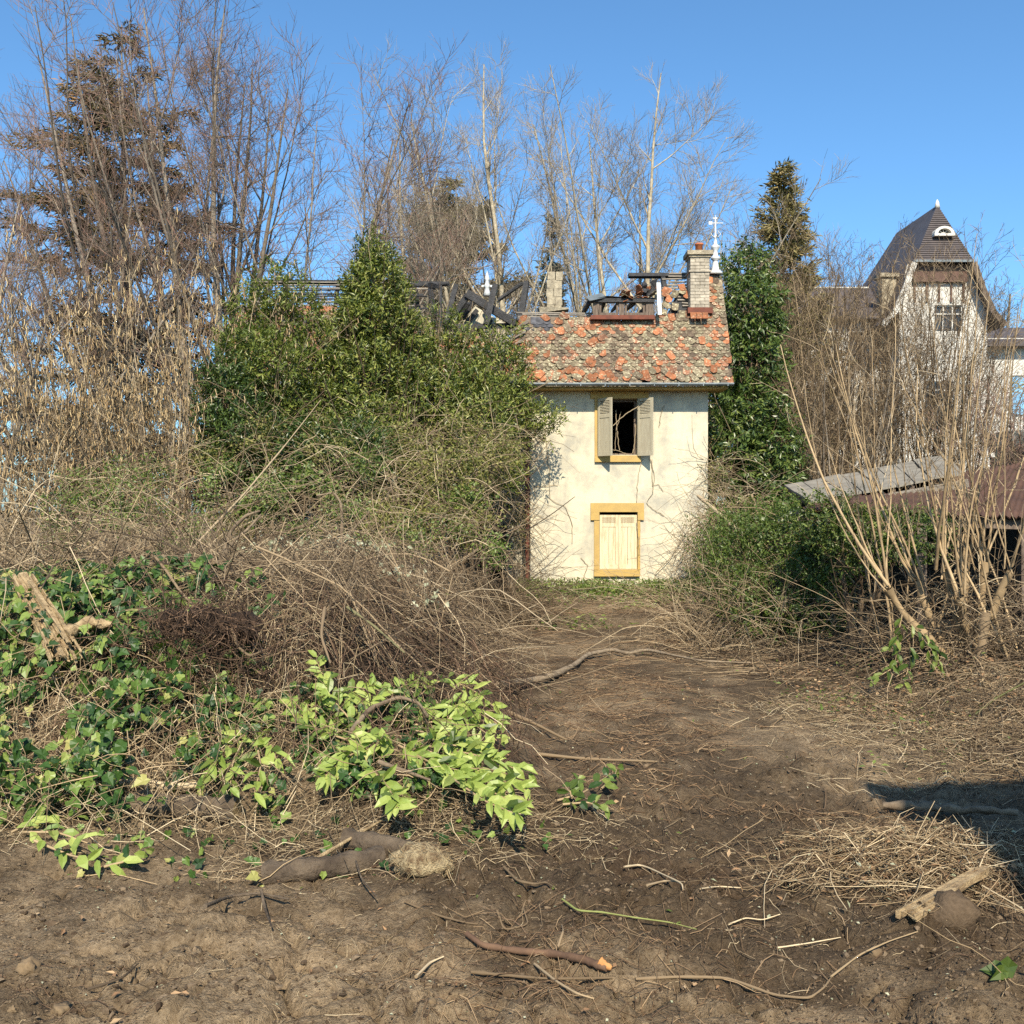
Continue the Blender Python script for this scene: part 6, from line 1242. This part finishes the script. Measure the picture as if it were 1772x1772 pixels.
wood('branch', 'grey dead branch leaning against the right corner of the facade', [(1208, 858), (1240, 885), (1285, 925), (1332, 985)], .03, BARK['tan'], 'branch', Y=[18.6, 18, 17, 15.8], tip=1.4)
wood('branch', 'upright dead fork in the green shrub', [(1300, 855), (1318, 910), (1332, 978)], .022, BARK['tan'], 'branch', Y=15.6, tip=1.6)
wood('log', 'dark log with pale sawn end sticking out of the green shrub', [(1284, 1056), (1312, 1068), (1345, 1085)], .085, m_log, 'log', sides=12, Y=[14.6, 15.0, 15.5], tip=.95, cutm=m_cut)
wood('stick', 'pale broken branch lying on the far track before the green shrub', [(1135, 1070), (1185, 1072), (1240, 1076), (1275, 1088)], .035, m_split, 'branch', tip=.5, h=.04)
wood('stick', 'grey branch lying toward the green shrub', [(1180, 1072), (1230, 1055), (1300, 1030)], .03, BARK['tan'], 'branch', h=.08)
wood('post', 'weathered stake in the middle of the coppiced stems', [(1706, 1060), (1698, 1130), (1690, 1200)], .05, BARK['tan'], 'post', Y=10.2, tip=.9)
wood('stick', 'yellow-green split stalk slanting at the right edge', [(1688, 1236), (1720, 1210), (1790, 1172)], .012, LV['yellow'], 'stalk', Y=8.4)
wood('fallen_branch', 'bare stem arching in the laurel cuttings', [(606, 1268), (640, 1226), (690, 1206), (725, 1216), (740, 1240)], .018, m_branch, 'branch', h=.22)
wood('fallen_branch', 'bare stem lying low across the laurel cuttings', [(655, 1318), (700, 1334), (745, 1350)], .014, m_branch, 'branch', h=.2)
wood('fallen_branch', 'half-buried straight branch at the end of the brushwood', [(880, 1232), (925, 1252), (980, 1280)], .018, BARK['tan'], 'branch', h=.03)
wood('fallen_branch', 'mossy grey-green pole sticking out of the brushwood', [(600, 1050), (650, 1085), (700, 1130)], .012, tint_mat('mossy_bark', [(0, (.13, .12, .06)), (1, (.17, .155, .08))], .9), 'pole', h=.42)
wood('branch', 'dead twig standing up in front of the brushwood', [(562, 1052), (555, 1100), (572, 1148)], .013, BARK['brown'], 'branch', h=.4)
# root ball
c = hit(350, 1095, .40); RB = thing('root_ball', 'upturned root ball of dark fibrous soil on the brushwood', 'root ball', tuple(c)); rg = rng_(251)
q = MB()
for dx, dy, dz, s in ((0, .1, .02, .17), (-.22, .1, .06, .11), (.24, .12, .03, .13), (.08, .04, -.2, .10), (.10, .02, -.36, .07)): lump(q, c + [dx, dy, dz], (s, s * .8, s * .85), rg, I3, .4, 2.2)
q.build('soil', surf_mat('root_soil', (.085, .052, .034), (.03, .019, .013), 14, .95, bstr=1, bd=.05), RB)
n = 1300; p0 = c + rg.normal(0, 1, (n, 3)) * [.25, .13, .13] + np.where(rg.random((n, 1)) < .3, [[.11, -.05, -.28]], [[0, 0, 0]]); P, R = grow(p0, rg.normal(0, 1, (n, 3)) + [0, -.5, -.2], rg.uniform(.1, .5, n) * rg.uniform(.4, 1, n), rg.uniform(.0012, .005, n), 6, rg, -.06, .30, .4)
q = MB(); tubes(q, P, R, 3, rg=rg); q.build('roots', m_dk, RB)['kind'] = 'stuff'
# pale stump piece, earth clod, stones
c = hit(730, 1506, .02); SP = thing('stump_piece', 'pale fibrous chunk of rotten stump on the soil', 'stump piece', tuple(c)); q = MB(); lump(q, c + [0, .06, .02], (.15, .09, .085), rg, I3, .45, 3); q.build('wood', surf_mat('rotten_pale_wood', (.52, .41, .24), (.20, .13, .07), 22, .95, (.38, .56), bstr=1, bd=.04), SP)
n = 170; d = sphere(rg, n); P, R = grow(c + [0, .06, .02] + d * [.14, .085, .08], d + rg.normal(0, .5, (n, 3)), rg.uniform(.02, .06, n), rg.uniform(.0012, .003, n), 4, rg, -.15, .25, .4); q = MB(); tubes(q, P, R, 3, rg=rg); q.build('fibres', m_split, SP)['kind'] = 'stuff'
q = MB(); c = hit(1655, 1600, 0); lump(q, c + [0, .05, .03], (.10, .09, .085), rg, I3, .4, 2.4); tag(q.build('earth_clod', m_clod), 'big dark lump of earth in front of the straw heap', 'clod')
m_stone = surf_mat('dusty_stone', (.22, .155, .09), (.12, .085, .05), 8, .95, bstr=.5)
for px, py, s, lb in ((108, 1750, .034, 'largest stone, at the bottom left'), (50, 1676, .045, 'soil-coloured rounded stone left of the bent twig'), (228, 1700, .022, 'small orange-brown stone beside the bent twig'), (22, 1748, .018, 'small pale stone in the bottom left corner'), (745, 1735, .02, 'small stone on the pale soil at the bottom'), (1515, 1650, .03, 'flat pale stone below the straw heap')):
    q = MB(); c = hit(px, py, 0); lump(q, c + [0, 0, s * .15], (s * .9, s * .8, s * .6), rg, I3, .75, 1.9); tag(q.build('stone', m_stone), lb, 'stone')
